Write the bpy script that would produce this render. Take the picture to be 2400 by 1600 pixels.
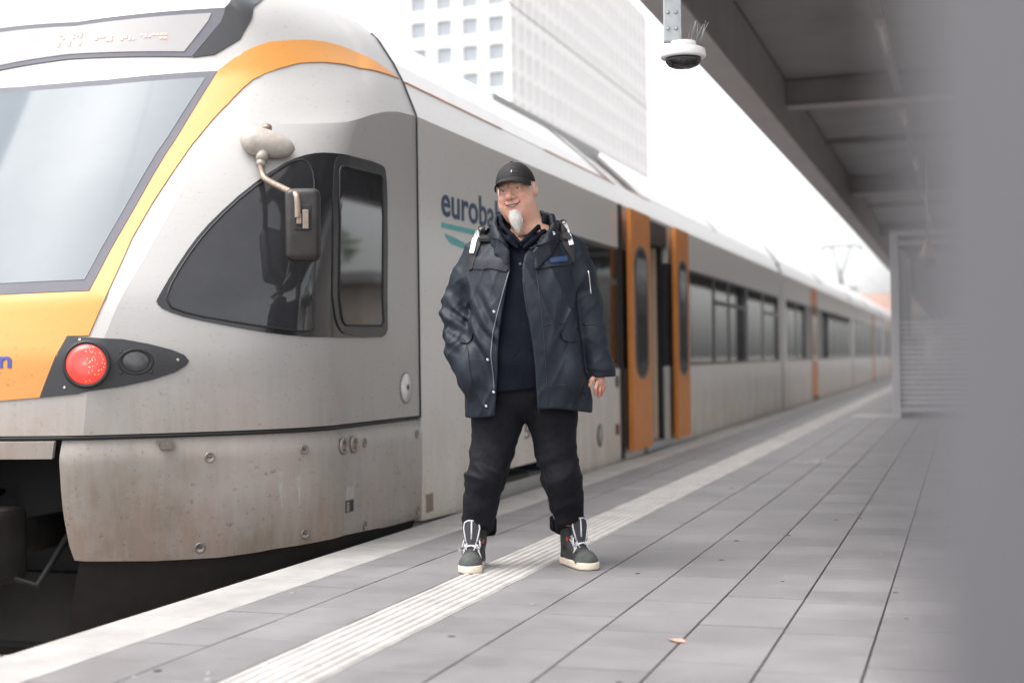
import bpy, bmesh, math, random
import numpy as np
from mathutils import Vector, Matrix
from mathutils.bvhtree import BVHTree
from mathutils.geometry import delaunay_2d_cdt

for o in list(bpy.data.objects):
    bpy.data.objects.remove(o)
R = math.radians
random.seed(4)
RNG = np.random.default_rng(7)
SC = bpy.context.scene
COL = SC.collection

# ------------------------------------------------------------------ camera
TH = R(17.7)
cam_data = bpy.data.cameras.new('camera')
cam_data.lens = 50; cam_data.sensor_width = 36
cam_data.clip_start = .02; cam_data.clip_end = 6000
cam_data.dof.use_dof = True
cam_data.dof.focus_distance = 6.5
cam_data.dof.aperture_fstop = 1.5
cam = bpy.data.objects.new('camera', cam_data)
cam.matrix_world = (Matrix.Translation((0, 0, .96)) @ Matrix.Rotation(TH, 4, 'Z')
                    @ Matrix.Rotation(math.pi/2 + R(.72), 4, 'X') @ Matrix.Rotation(R(-.8), 4, 'Z'))
COL.objects.link(cam)
SC.camera = cam

# ------------------------------------------------------------------ sky, sun, exposure
SUN_DIR = Vector((-.34, -.30, .89)).normalized()          # towards the sun
world = bpy.data.worlds.new('World'); SC.world = world
world.use_nodes = True
wn = world.node_tree.nodes; wl = world.node_tree.links
for n in list(wn): wn.remove(n)
sky = wn.new('ShaderNodeTexSky'); sky.sky_type = 'NISHITA'; sky.sun_disc = False
sky.sun_elevation = math.asin(SUN_DIR.z)
sky.sun_rotation = math.atan2(SUN_DIR.x, SUN_DIR.y)
sky.air_density = 1.0; sky.dust_density = 3.0; sky.ozone_density = 1.0
hs = wn.new('ShaderNodeHueSaturation'); hs.inputs['Saturation'].default_value = .12
bg = wn.new('ShaderNodeBackground'); bg.inputs['Strength'].default_value = .15
wo = wn.new('ShaderNodeOutputWorld')
wl.new(sky.outputs[0], hs.inputs['Color']); wl.new(hs.outputs[0], bg.inputs['Color']); wl.new(bg.outputs[0], wo.inputs[0])
sun_data = bpy.data.lights.new('sun', 'SUN')
sun_data.energy = 1.35; sun_data.angle = R(48); sun_data.color = (1, .96, .91)
sun = bpy.data.objects.new('sun', sun_data)
sun.rotation_euler = SUN_DIR.to_track_quat('Z', 'Y').to_euler()
COL.objects.link(sun)
SC.view_settings.view_transform = 'Standard'
SC.view_settings.look = 'None'
SC.view_settings.exposure = 1.50
SC.view_settings.gamma = 1
SC.view_settings.use_curve_mapping = False
SC.cycles.use_denoising = True
SC.cycles.max_bounces = 8
SC.cycles.transparent_max_bounces = 12
SC.cycles.sample_clamp_indirect = 6

# ------------------------------------------------------------------ helpers
def tag(o, label=None, cat=None, group=None, kind=None):
    if label: o['label'] = label
    if cat: o['category'] = cat
    if group: o['group'] = group
    if kind: o['kind'] = kind
    return o

def empty(name, loc=(0, 0, 0), rz=0, **k):
    o = bpy.data.objects.new(name, None); COL.objects.link(o)
    o.location = loc; o.rotation_euler = (0, 0, rz); o.empty_display_size = .2
    return tag(o, **k)

def link(name, me, parent=None, mat=None, loc=None):
    o = bpy.data.objects.new(name, me); COL.objects.link(o)
    if mat and not me.materials: me.materials.append(mat)
    if parent: o.parent = parent
    if loc is not None: o.location = loc
    return o

def smooth(me, on=True):
    me.polygons.foreach_set('use_smooth', [on]*len(me.polygons)); me.update()

def mesh_from(verts, faces, name='m', sm=False):
    me = bpy.data.meshes.new(name)
    me.from_pydata([tuple(v) for v in verts], [], [tuple(f) for f in faces])
    me.update()
    if sm: smooth(me)
    return me

class MB:
    """collects shapes into one mesh"""
    def __init__(s): s.v = []; s.f = []; s.sm = []
    def add(s, v, f, sm=False):
        o = len(s.v); s.v += [tuple(p) for p in v]; s.f += [tuple(i+o for i in q) for q in f]; s.sm += [sm]*len(f)
        return s
    def box(s, x0, x1, y0, y1, z0, z1, b=0, M=None):
        v = []
        if b <= 0:
            v = [(x, y, z) for z in (z0, z1) for y in (y0, y1) for x in (x0, x1)]
            f = [(0,2,3,1),(4,5,7,6),(0,1,5,4),(2,6,7,3),(0,4,6,2),(1,3,7,5)]
        else:
            bm = bmesh.new(); bmesh.ops.create_cube(bm, size=1)
            for q in bm.verts: q.co = Vector(((x0+x1)/2+q.co.x*(x1-x0), (y0+y1)/2+q.co.y*(y1-y0), (z0+z1)/2+q.co.z*(z1-z0)))
            bmesh.ops.bevel(bm, geom=bm.edges[:], offset=b, segments=2, profile=.5, affect='EDGES')
            bm.verts.index_update()
            v = [tuple(q.co) for q in bm.verts]; f = [tuple(q.index for q in p.verts) for p in bm.faces]; bm.free()
        if M is not None: v = [M @ Vector(p) for p in v]
        return s.add(v, f)
    def tube(s, pts, r, n=8, caps=True, sm=True):
        pts = [Vector(p) for p in pts]; rs = r if isinstance(r, (list, tuple)) else [r]*len(pts)
        v = []; f = []; up = None
        for i, p in enumerate(pts):
            t = (pts[min(i+1, len(pts)-1)] - pts[max(i-1, 0)]).normalized()
            if up is None:
                up = t.orthogonal().normalized()
            up = (up - t*up.dot(t)).normalized(); w = t.cross(up)
            for k in range(n):
                a = 2*math.pi*k/n
                v.append(p + (up*math.cos(a) + w*math.sin(a))*rs[i])
        for i in range(len(pts)-1):
            for k in range(n):
                k2 = (k+1) % n
                f.append((i*n+k, i*n+k2, (i+1)*n+k2, (i+1)*n+k))
        if caps:
            f.append(tuple(reversed(range(n)))); f.append(tuple(range((len(pts)-1)*n, len(pts)*n)))
        return s.add(v, f, sm)
    def lathe(s, prof, n=24, M=None, sm=True):
        """prof: (r, z) list, about local z"""
        v = []; f = []
        for r, z in prof:
            for k in range(n):
                a = 2*math.pi*k/n; v.append(Vector((r*math.cos(a), r*math.sin(a), z)))
        for i in range(len(prof)-1):
            for k in range(n):
                k2 = (k+1) % n; f.append((i*n+k, i*n+k2, (i+1)*n+k2, (i+1)*n+k))
        f.append(tuple(reversed(range(n)))); f.append(tuple(range((len(prof)-1)*n, len(prof)*n)))
        if M is not None: v = [M @ p for p in v]
        return s.add(v, f, sm)
    def mesh(s, name='m'):
        me = bpy.data.meshes.new(name); me.from_pydata(s.v, [], s.f)
        me.polygons.foreach_set('use_smooth', s.sm)
        bm = bmesh.new(); bm.from_mesh(me); bmesh.ops.recalc_face_normals(bm, faces=bm.faces); bm.to_mesh(me); bm.free()
        me.update(); return me
    def obj(s, name, mat, parent=None, loc=None):
        return link(name, s.mesh(name), parent, mat, loc)

def copy_tree(o, parent=None):
    c = o.copy(); COL.objects.link(c); c.parent = parent
    for ch in list(o.children): copy_tree(ch, c)
    return c

# ------------------------------------------------------------------ materials
def nodes_of(m):
    m.use_nodes = True
    return m.node_tree.nodes, m.node_tree.links, m.node_tree.nodes['Principled BSDF']

def pm(name, col, rough=.5, metal=0., var=.12, scale=6., bump=0., bscale=120., spec=.5, coat=0., stretch=None, rvar=0., perobj=0., world=False):
    m = bpy.data.materials.new(name); N, L, B = nodes_of(m)
    B.inputs['Roughness'].default_value = rough; B.inputs['Metallic'].default_value = metal
    B.inputs['Specular IOR Level'].default_value = spec
    if coat: B.inputs['Coat Weight'].default_value = coat; B.inputs['Coat Roughness'].default_value = .08
    tc = N.new('ShaderNodeTexCoord'); mp = N.new('ShaderNodeMapping'); L.new(N.new('ShaderNodeNewGeometry').outputs['Position'] if world else tc.outputs['Object'], mp.inputs[0])
    if stretch: mp.inputs['Scale'].default_value = stretch
    nz = N.new('ShaderNodeTexNoise'); nz.inputs['Scale'].default_value = scale; nz.inputs['Detail'].default_value = 6; nz.inputs['Roughness'].default_value = .65
    L.new(mp.outputs[0], nz.inputs['Vector'])
    rp = N.new('ShaderNodeMapRange'); rp.inputs['From Min'].default_value = .3; rp.inputs['From Max'].default_value = .7
    rp.inputs['To Min'].default_value = 1-var; rp.inputs['To Max'].default_value = 1+var
    L.new(nz.outputs['Fac'], rp.inputs[0])
    val = rp.outputs[0]
    if perobj:
        oi = N.new('ShaderNodeObjectInfo'); ge = N.new('ShaderNodeNewGeometry')
        ad = N.new('ShaderNodeMath'); ad.operation = 'ADD'; L.new(oi.outputs['Random'], ad.inputs[0]); L.new(ge.outputs['Random Per Island'], ad.inputs[1])
        fr = N.new('ShaderNodeMath'); fr.operation = 'FRACT'; L.new(ad.outputs[0], fr.inputs[0])
        r2 = N.new('ShaderNodeMapRange'); r2.inputs['To Min'].default_value = 1-perobj; r2.inputs['To Max'].default_value = 1+perobj; L.new(fr.outputs[0], r2.inputs[0])
        mu = N.new('ShaderNodeMath'); mu.operation = 'MULTIPLY'; L.new(val, mu.inputs[0]); L.new(r2.outputs[0], mu.inputs[1]); val = mu.outputs[0]
    mx = N.new('ShaderNodeVectorMath'); mx.operation = 'SCALE'; mx.inputs[0].default_value = col[:3]
    L.new(val, mx.inputs['Scale']); L.new(mx.outputs[0], B.inputs['Base Color'])
    if rvar:
        r3 = N.new('ShaderNodeMapRange'); r3.inputs['From Min'].default_value = .3; r3.inputs['From Max'].default_value = .7
        r3.inputs['To Min'].default_value = rough-rvar; r3.inputs['To Max'].default_value = rough+rvar
        L.new(nz.outputs['Fac'], r3.inputs[0]); L.new(r3.outputs[0], B.inputs['Roughness'])
    if bump:
        n2 = N.new('ShaderNodeTexNoise'); n2.inputs['Scale'].default_value = bscale; n2.inputs['Detail'].default_value = 4
        L.new(mp.outputs[0], n2.inputs['Vector'])
        bp = N.new('ShaderNodeBump'); bp.inputs['Strength'].default_value = bump; bp.inputs['Distance'].default_value = .01
        L.new(n2.outputs['Fac'], bp.inputs['Height']); L.new(bp.outputs[0], B.inputs['Normal'])
    return m

def mix_col(N, L, a, b, fac):
    mx = N.new('ShaderNodeMix'); mx.data_type = 'RGBA'
    for sock, v in ((mx.inputs[6], a), (mx.inputs[7], b), (mx.inputs[0], fac)):
        if isinstance(v, bpy.types.NodeSocket): L.new(v, sock)
        elif isinstance(v, (tuple, list)): sock.default_value = (*v[:3], 1)
        else: sock.default_value = v
    return mx.outputs[2]

def nz_node(N, L, vec, scale, detail=5, rough=.6, lo=.4, hi=.6, t0=0, t1=1):
    n = N.new('ShaderNodeTexNoise'); n.inputs['Scale'].default_value = scale; n.inputs['Detail'].default_value = detail; n.inputs['Roughness'].default_value = rough
    L.new(vec, n.inputs['Vector'])
    r = N.new('ShaderNodeMapRange'); r.inputs['From Min'].default_value = lo; r.inputs['From Max'].default_value = hi
    r.inputs['To Min'].default_value = t0; r.inputs['To Max'].default_value = t1
    L.new(n.outputs['Fac'], r.inputs[0]); return r.outputs[0]

def mth(N, L, op, a, b=None, c=None):
    m = N.new('ShaderNodeMath'); m.operation = op
    for i, v in enumerate((a, b, c)):
        if v is None: continue
        if isinstance(v, bpy.types.NodeSocket): L.new(v, m.inputs[i])
        else: m.inputs[i].default_value = v
    return m.outputs[0]

def grimy(name, col, rough, metal, grime=1.0, ztop=1.25, zbot=.05, coat=0., front=True, dirt=((.20, .155, .115), (.27, .19, .15))):
    """train paint with brake dust and streaks that settled on the lower panels; car bodies mix in bounce light"""
    m = bpy.data.materials.new(name); N, L, B = nodes_of(m)
    B.inputs['Metallic'].default_value = metal
    if coat: B.inputs['Coat Weight'].default_value = coat; B.inputs['Coat Roughness'].default_value = .12
    tc = N.new('ShaderNodeTexCoord'); sx = N.new('ShaderNodeSeparateXYZ'); L.new(tc.outputs['Object'], sx.inputs[0])
    def mapped(s):
        mp = N.new('ShaderNodeMapping'); mp.inputs['Scale'].default_value = s; L.new(tc.outputs['Object'], mp.inputs[0]); return mp.outputs[0]
    hz = N.new('ShaderNodeMapRange'); hz.inputs['From Min'].default_value = ztop; hz.inputs['From Max'].default_value = zbot
    L.new(sx.outputs['Z'], hz.inputs[0])
    fy = N.new('ShaderNodeMapRange'); fy.inputs['From Min'].default_value = 7.4; fy.inputs['From Max'].default_value = 5.7
    L.new(sx.outputs['Y'], fy.inputs[0])
    low = mth(N, L, 'POWER', hz.outputs[0], 1.1)
    amt = mth(N, L, 'MULTIPLY', low, mth(N, L, 'ADD', .42, mth(N, L, 'MULTIPLY', fy.outputs[0], .55 if front else 0.)))
    cloud = nz_node(N, L, mapped((1, 1, 1)), 2.2, 6, .65, .3, .7, .55, 1.25)
    streak = nz_node(N, L, mapped((14, 14, 1.2)), 1.6, 5, .6, .35, .65, .86, 1.12)
    amt = mth(N, L, 'MULTIPLY', mth(N, L, 'MULTIPLY', amt, cloud), streak)
    amt = mth(N, L, 'MULTIPLY', amt, grime); amt = mth(N, L, 'MINIMUM', amt, .92)
    hue = mix_col(N, L, dirt[0], dirt[1], nz_node(N, L, mapped((1, 1, .4)), 3.5, 3, .5, .4, .6))
    c = mix_col(N, L, col, hue, amt)
    # fine scuffs drawn along the running direction, and specks of dirt
    scuff = nz_node(N, L, mapped((3, 3, 60)), 3.0, 5, .7, .56, .72)
    c = mix_col(N, L, c, tuple(x*.62 for x in col), mth(N, L, 'MULTIPLY', scuff, .30))
    speck = nz_node(N, L, mapped((1, .35, 1.3)), 38, 4, .75, .60, .72)
    spam = mth(N, L, 'MULTIPLY', speck, mth(N, L, 'ADD', .28, mth(N, L, 'MULTIPLY', low, .6)))
    c = mix_col(N, L, c, (.06, .045, .035), spam)
    L.new(c, B.inputs['Base Color'])
    rr = mth(N, L, 'ADD', rough, mth(N, L, 'MULTIPLY', amt, .35)); L.new(rr, B.inputs['Roughness'])
    bp = N.new('ShaderNodeBump'); bp.inputs['Strength'].default_value = .05; bp.inputs['Distance'].default_value = .02
    L.new(nz_node(N, L, mapped((1, .5, 1)), 5, 2, .5, 0, 1), bp.inputs['Height']); L.new(bp.outputs[0], B.inputs['Normal'])
    return m

def glass(name, tint=(.55, .58, .6), alpha=.5, rough=.02, body=(.015, .016, .02)):
    """tinted pane: part dark body, part see-through, glossy on top"""
    m = bpy.data.materials.new(name); m.use_nodes = True
    N = m.node_tree.nodes; L = m.node_tree.links
    for n in list(N): N.remove(n)
    out = N.new('ShaderNodeOutputMaterial')
    tr = N.new('ShaderNodeBsdfTransparent'); tr.inputs[0].default_value = (*tint, 1)
    df = N.new('ShaderNodeBsdfDiffuse'); df.inputs[0].default_value = (*body, 1)
    gl = N.new('ShaderNodeBsdfGlossy'); gl.inputs['Roughness'].default_value = rough
    tc = N.new('ShaderNodeTexCoord'); nz = N.new('ShaderNodeTexNoise'); nz.inputs['Scale'].default_value = 1.5
    L.new(tc.outputs['Object'], nz.inputs['Vector'])
    mr = N.new('ShaderNodeMapRange'); mr.inputs['To Min'].default_value = alpha-.05; mr.inputs['To Max'].default_value = alpha+.05; L.new(nz.outputs['Fac'], mr.inputs[0])
    m1 = N.new('ShaderNodeMixShader'); L.new(mr.outputs[0], m1.inputs[0]); L.new(tr.outputs[0], m1.inputs[1]); L.new(df.outputs[0], m1.inputs[2])
    fr = N.new('ShaderNodeFresnel'); fr.inputs[0].default_value = 1.48
    m2 = N.new('ShaderNodeMixShader'); L.new(fr.outputs[0], m2.inputs[0]); L.new(m1.outputs[0], m2.inputs[1]); L.new(gl.outputs[0], m2.inputs[2])
    L.new(m2.outputs[0], out.inputs[0])
    return m

def emis(name, col, strength, base=None):
    m = bpy.data.materials.new(name); N, L, B = nodes_of(m)
    B.inputs['Base Color'].default_value = (*(base or col), 1); B.inputs['Roughness'].default_value = .25
    B.inputs['Emission Color'].default_value = (*col, 1)
    nz = N.new('ShaderNodeTexNoise'); nz.inputs['Scale'].default_value = 9
    mr = N.new('ShaderNodeMapRange'); mr.inputs['To Min'].default_value = strength*.92; mr.inputs['To Max'].default_value = strength*1.08
    L.new(nz.outputs['Fac'], mr.inputs[0]); L.new(mr.outputs[0], B.inputs['Emission Strength'])
    return m

M = {}
M['silver'] = grimy('silver train paint', (.405, .396, .388), .36, .10, 1.35, coat=.06)
M['silver_skirt'] = grimy('silver skirt paint', (.40, .385, .37), .42, .10, 1.15, 1.25, .0)
M['car_silver'] = grimy('silver car body paint', (.62, .61, .60), .33, .10, 1.9, 1.0, .2, coat=.2, front=False, dirt=((.60, .53, .45), (.50, .42, .35)))  # pale dust below, warmed and lifted to carry light bounced off the platform
M['roof_white'] = pm('pale roof fairing paint', (.74, .73, .73), .35, 0, .06, 3, coat=.3)
M['orange'] = grimy('orange livery paint', (.60, .255, .046), .40, 0, .35, 1.3, .6, coat=.1)
M['orange_door'] = pm('orange door paint', (.58, .195, .030), .45, 0, .12, 5)
M['navy_text'] = pm('dark blue lettering film', (.018, .05, .12), .45, 0, .08, 20)
M['blue_text'] = pm('violet blue lettering film', (.06, .07, .28), .45, 0, .08, 20)
M['teal'] = pm('turquoise lettering film', (.10, .42, .42), .45, 0, .08, 20)
M['black_rubber'] = pm('black rubber', (.012, .012, .014), .55, 0, .2, 12)
M['black_panel'] = pm('black glossy panel', (.016, .016, .018), .22, 0, .2, 8, coat=.3)
M['lamp_panel'] = pm('dark grey lamp panel', (.028, .028, .032), .33, 0, .2, 8)
M['dark_steel'] = pm('dark dirty steel', (.03, .026, .024), .7, .2, .4, 5, bump=.2, bscale=40)
M['under'] = pm('brown black underframe', (.014, .011, .010), .8, 0, .4, 4)
M['shield_frame'] = pm('grey windscreen border', (.13, .13, .15), .6, 0, .08, 4, spec=.15)
M['cab_glass'] = pm('dark cab side glass', (.026, .026, .029), .04, 0, .35, 1.3, spec=.6)
M['shield_glass'] = pm('windscreen glass', (.115, .135, .155), .10, 0, .12, .8, spec=.22)
M['display_glass'] = pm('display glass', (.34, .33, .335), .3, 0, .04, 2, spec=.15)
M['led'] = emis('display led', (1, .42, .32), .10)
M['tail_red'] = emis('red tail lamp lens', (1, .085, .06), .26, (.5, .03, .025))
M['led_dot'] = emis('tail lamp led', (1, .36, .2), .62)
M['lens_dark'] = pm('smoked lamp lens', (.052, .052, .055), .3, 0, .25, 30)
M['bolt'] = pm('dull steel fixings', (.30, .27, .24), .4, .7, .25, 60)
M['mirror_cream'] = pm('dirty white mirror base', (.36, .325, .29), .45, 0, .25, 12, coat=.1)
M['pipe'] = pm('bronze grey pipe', (.28, .22, .18), .38, .6, .2, 30)
M['mirror_black'] = pm('worn black mirror shell', (.02, .017, .016), .42, 0, .5, 15)
M['glass'] = glass('passenger window glass', (.82, .85, .86), .08)
M['door_glass'] = glass('door glass', (.45, .48, .5), .45)
M['pillar'] = pm('dark window pillar', (.035, .035, .038), .35, 0, .15, 6)
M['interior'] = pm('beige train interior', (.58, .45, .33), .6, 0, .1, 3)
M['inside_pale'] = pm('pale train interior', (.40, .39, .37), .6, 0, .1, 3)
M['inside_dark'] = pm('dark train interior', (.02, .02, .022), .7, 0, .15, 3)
M['seat'] = pm('blue grey seat cloth', (.03, .04, .07), .8, 0, .2, 30)
M['tile'] = pm('grey concrete paving', (.163, .155, .160), .58, 0, .17, 2.2, bump=.12, bscale=420, perobj=.09, rvar=.10, world=True)
M['tactile'] = pm('white tactile paving', (.36, .342, .332), .7, 0, .2, 5, bump=.12, bscale=350, perobj=.03, world=True)
M['nosing'] = pm('white platform nosing', (.305, .293, .286), .7, 0, .18, 4, bump=.15, bscale=260, perobj=.02, world=True)
M['grout'] = pm('dark joint sand', (.035, .031, .03), .95, 0, .3, 60)
M['concrete'] = pm('grey concrete', (.26, .25, .25), .85, 0, .18, 4, bump=.2, bscale=60)
M['ballast'] = pm('track ballast stone', (.30, .27, .24), .9, 0, .35, 9, perobj=.3)
M['earth'] = pm('brown grey ground', (.17, .155, .14), .95, 0, .25, .4)
M['rail'] = pm('rusty rail steel', (.14, .10, .075), .5, .6, .3, 12)
M['canopy_beam'] = pm('grey brown painted steel', (.25, .237, .238), .5, 0, .12, 3)
M['canopy_pale'] = pm('pale grey painted steel', (.46, .43, .425), .5, 0, .08, 3)  # fittings' own colour; on the bottom flange, beam paint lightened as if lit
M['canopy_ceiling'] = pm('grey canopy ceiling sheet', (.33, .322, .326), .6, 0, .14, 1.2)
M['lamp_white'] = pm('white lamp housing', (.62, .61, .60), .4, 0, .05, 4)
M['steel'] = pm('galvanised steel', (.40, .42, .43), .42, .45, .12, 20)
M['white_plastic'] = pm('white camera plastic', (.76, .75, .74), .4, 0, .05, 20)
M['shelter_metal'] = pm('grey shelter frame', (.40, .40, .41), .45, .2, .08, 4)
M['shelter_glass'] = glass('shelter glass', (.78, .80, .80), .14, .03, (.35, .35, .36))
M['film'] = pm('frosted film stripe', (.62, .61, .62), .5, 0, .05, 6)
M['column'] = pm('grey painted column', (.17, .167, .18), .5, 0, .06, 2)
M['tower_white'] = pm('white stone cladding', (.93, .915, .91), .7, 0, .03, .3)
M['tower_glass'] = pm('blue grey office window glass', (.36, .385, .425), .2, 0, .22, .09, spec=.5)
M['tower_glass_hazed'] = pm('hazed office window glass', (.50, .505, .525), .3, 0, .15, .09, spec=.4)  # side face glass, paled so its colour carries the distance haze
M['tower_frame'] = pm('office window frame', (.62, .61, .61), .5, 0, .05, 1)
M['cone_lamp'] = pm('copper lamp shade', (.42, .26, .19), .4, .2, .12, 10)
M['leaf'] = pm('dry leaf', (.48, .26, .19), .8, 0, .3, 60)
M['bark'] = pm('bark', (.10, .075, .055), .9, 0, .3, 9, bump=.4, bscale=30)
M['foliage'] = pm('green foliage', (.07, .12, .03), .7, 0, .4, 2, perobj=.35)
M['brick_red'] = pm('red roof tile', (.34, .22, .18), .8, 0, .15, 1)
M['brown_brick'] = pm('pale brown brick wall', (.42, .36, .31), .85, 0, .25, 3)  # for the added unseen buildings; lightened to bounce light onto the train
M['cream_wall'] = pm('cream render', (.62, .58, .53), .85, 0, .08, .5)
M['mast'] = pm('grey mast steel', (.22, .23, .22), .55, .3, .12, 3)
M['wire'] = pm('overhead wire copper', (.16, .14, .13), .5, .5, .1, 3)
# ================================================================== setting
def add_wave_bump(m, axis_scale, dist, strength):
    N, L, B = nodes_of(m)
    tc = N.new('ShaderNodeTexCoord'); mp = N.new('ShaderNodeMapping'); mp.inputs['Scale'].default_value = axis_scale
    L.new(tc.outputs['Object'], mp.inputs[0])
    wv = N.new('ShaderNodeTexWave'); wv.bands_direction = 'Y'; wv.inputs['Scale'].default_value = 1; wv.inputs['Distortion'].default_value = .4
    L.new(mp.outputs[0], wv.inputs['Vector'])
    bp = N.new('ShaderNodeBump'); bp.inputs['Strength'].default_value = strength; bp.inputs['Distance'].default_value = dist
    old = B.inputs['Normal'].links[0].from_socket if B.inputs['Normal'].links else None
    L.new(wv.outputs['Fac'], bp.inputs['Height'])
    if old: L.new(old, bp.inputs['Normal'])
    L.new(bp.outputs[0], B.inputs['Normal'])
add_wave_bump(M['nosing'], (1, 22, 1), .004, .5)

TX = -4.57
g = MB(); g.add([(-1500,-900,-.99),(1500,-900,-.99),(1500,2600,-.99),(-1500,2600,-.99)], [(0,1,2,3)])
tag(g.obj('ground', M['earth']), kind='structure')

# ---- platform
plat = empty('platform', kind='structure')
b = MB(); b.box(-3.0, 3.25, -12, 190, -.985, -.06); b.box(-2.78, 3.02, -12, 190, -.06, -.014)
b.obj('platform_body', M['grout'], plat)
GX = .3127; GY = .3127
def tile_mesh(w, l, name, h=.03, c=.0007):
    x, y = w/2, l/2
    v = [(-x,-y,-h),(x,-y,-h),(x,y,-h),(-x,y,-h),(-x,-y,-c),(x,-y,-c),(x,y,-c),(-x,y,-c),(-x+c,-y+c,0),(x-c,-y+c,0),(x-c,y-c,0),(-x+c,y-c,0)]
    f = [(0,1,5,4),(1,2,6,5),(2,3,7,6),(3,0,4,7),(4,5,9,8),(5,6,10,9),(6,7,11,10),(7,4,8,11),(8,9,10,11)]
    return mesh_from(v, f, name)
COLS = [(-2.75,-2.47),(-2.47,-2.17)] + [(-1.873+GX*k, -1.873+GX*(k+1)) for k in range(16)]
def row_ys(ci):
    """joint positions along one paving row: every second joint is tight"""
    off = [.05,.21,.14,.27,.02,.19,.11,.24][ci % 8]
    return off - 12.0
tmesh = {}
def tmesh_for(w, l):
    k = (round(w, 4), round(l, 4))
    if k not in tmesh: tmesh[k] = tile_mesh(w, l, 'tile'); tmesh[k].materials.append(M['tile'])
    return tmesh[k]
rest = MB(); n_t = 0
for ci, (xa, xb) in enumerate(COLS):
    y0 = row_ys(ci); k = 0
    while True:
        ya = y0 + GY*k; yb = ya + GY
        if yb > 75: break
        ga = .0052 if k % 2 == 0 else .0024; gb = .0024 if k % 2 == 0 else .0052
        w = xb-xa-.0075; l = GY-ga-gb
        cx = (xa+xb)/2; cy = (ya+ga+yb-gb)/2
        dz = random.uniform(-.0010, .0006)
        seen = 3.5 < yb and ya < 10.9 and xa < -.05+.03*(yb-3) and xb > -2.8 and cx < .35
        if seen and cx < -2.1 and ya > 10.0: seen = seen
        if seen:
            o = link('tile', tmesh_for(w, l), plat, None, (cx, cy, dz))
            o.rotation_euler = (random.uniform(-.0015,.0015), random.uniform(-.0015,.0015), random.uniform(-.002,.002)); n_t += 1
        else:
            x, y, c = w/2, l/2, .0006
            rest.add([(cx-x,cy-y,dz-.014),(cx+x,cy-y,dz-.014),(cx+x,cy+y,dz-.014),(cx-x,cy+y,dz-.014),(cx-x+c,cy-y+c,dz),(cx+x-c,cy-y+c,dz),(cx+x-c,cy+y-c,dz),(cx-x+c,cy+y-c,dz)],
                     [(0,1,5,4),(1,2,6,5),(2,3,7,6),(3,0,4,7),(4,5,6,7)])
        k += 1
tag(rest.obj('paving', M['tile'], plat), kind='stuff')
far = MB(); far.box(-2.75, 3.0, 75, 189, -.014, 0); tag(far.obj('far_paving', M['tile'], plat), kind='stuff')
# tactile strip: ribbed slabs
def tactile_mesh():
    mb = MB(); w, l = .2945, .309
    mb.box(-w/2, w/2, -l/2, l/2, -.03, -.001)
    n = 7
    for i in range(n):
        x = -w/2 + (i+.5)*w/n; a, c = .0155, .0095
        mb.add([(x-a,-l/2,-.001),(x+a,-l/2,-.001),(x+a,l/2,-.001),(x-a,l/2,-.001),(x-c,-l/2+.001,.0042),(x+c,-l/2+.001,.0042),(x+c,l/2-.001,.0042),(x-c,l/2-.001,.0042)],
               [(0,1,5,4),(1,2,6,5),(2,3,7,6),(3,0,4,7),(4,5,6,7)])
    me = mb.mesh('tactile_tile'); me.materials.append(M['tactile']); return me
tm = tactile_mesh(); rest = MB(); k = 0
while True:
    ya = -12 + .3127*k; k += 1
    if ya > 120: break
    if 3.4 < ya < 16: link('tactile_tile', tm, plat, None, (-2.0215, ya, random.uniform(-.0005,.0008)))
    else:
        for i in range(7):
            x = -2.0215-.14725+(i+.5)*.2945/7
            if ya < 40: rest.box(x-.012, x+.012, ya-.154, ya+.154, -.012, .004)
        if ya < 40: rest.box(-2.168, -1.875, ya-.154, ya+.154, -.03, -.001)
        else: rest.box(-2.168, -1.875, ya-.154, ya+.154, -.03, .002)
tag(rest.obj('tactile_paving', M['tactile'], plat), kind='stuff')
# nosing slabs
nm = MB(); nm.box(-.153, .153, -.4985, .4985, -.09, 0, .004); nme = nm.mesh('nosing_slab'); nme.materials.append(M['nosing'])
for k in range(-4, 62):
    link('nosing_slab', nme, plat, None, (-2.905, .25+k*1.0, random.uniform(-.001,.001)))
nf = MB(); nf.box(-3.058, -2.752, 61.8, 189, -.09, 0); nf.obj('far_nosing', M['nosing'], plat)
# small pale mark laid across the platform far along
mk = MB(); mk.box(-1.72, -1.0, 22.6, 23.2, .002, .004); mk.obj('painted_mark', M['tactile'], plat)
sp = MB()
for i in range(9): sp.box(-1.5+i*.035, -1.485+i*.035, 13.0+random.uniform(-.2,.2), 13.25+random.uniform(-.2,.2), .0016, .0026)
sp.obj('chalk_scribble', M['tactile'], plat)

gr = random.Random(21)
for i in range(34):
    x = gr.uniform(-2.7, -.1); y = 3.8+7*gr.random()**1.5; r = gr.uniform(.006, .016)
    if -2.2 < x < -1.84: continue
    MB().lathe([(r,.0),(r*.9,.0016),(r*.4,.0020)], 9, Matrix.Translation((x, y, .0)) @ Matrix.Diagonal((1, gr.uniform(.7,1.3), 1, 1))).obj('gum_spot', M['grout'] if gr.random() < .6 else M['concrete'], plat)

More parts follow.
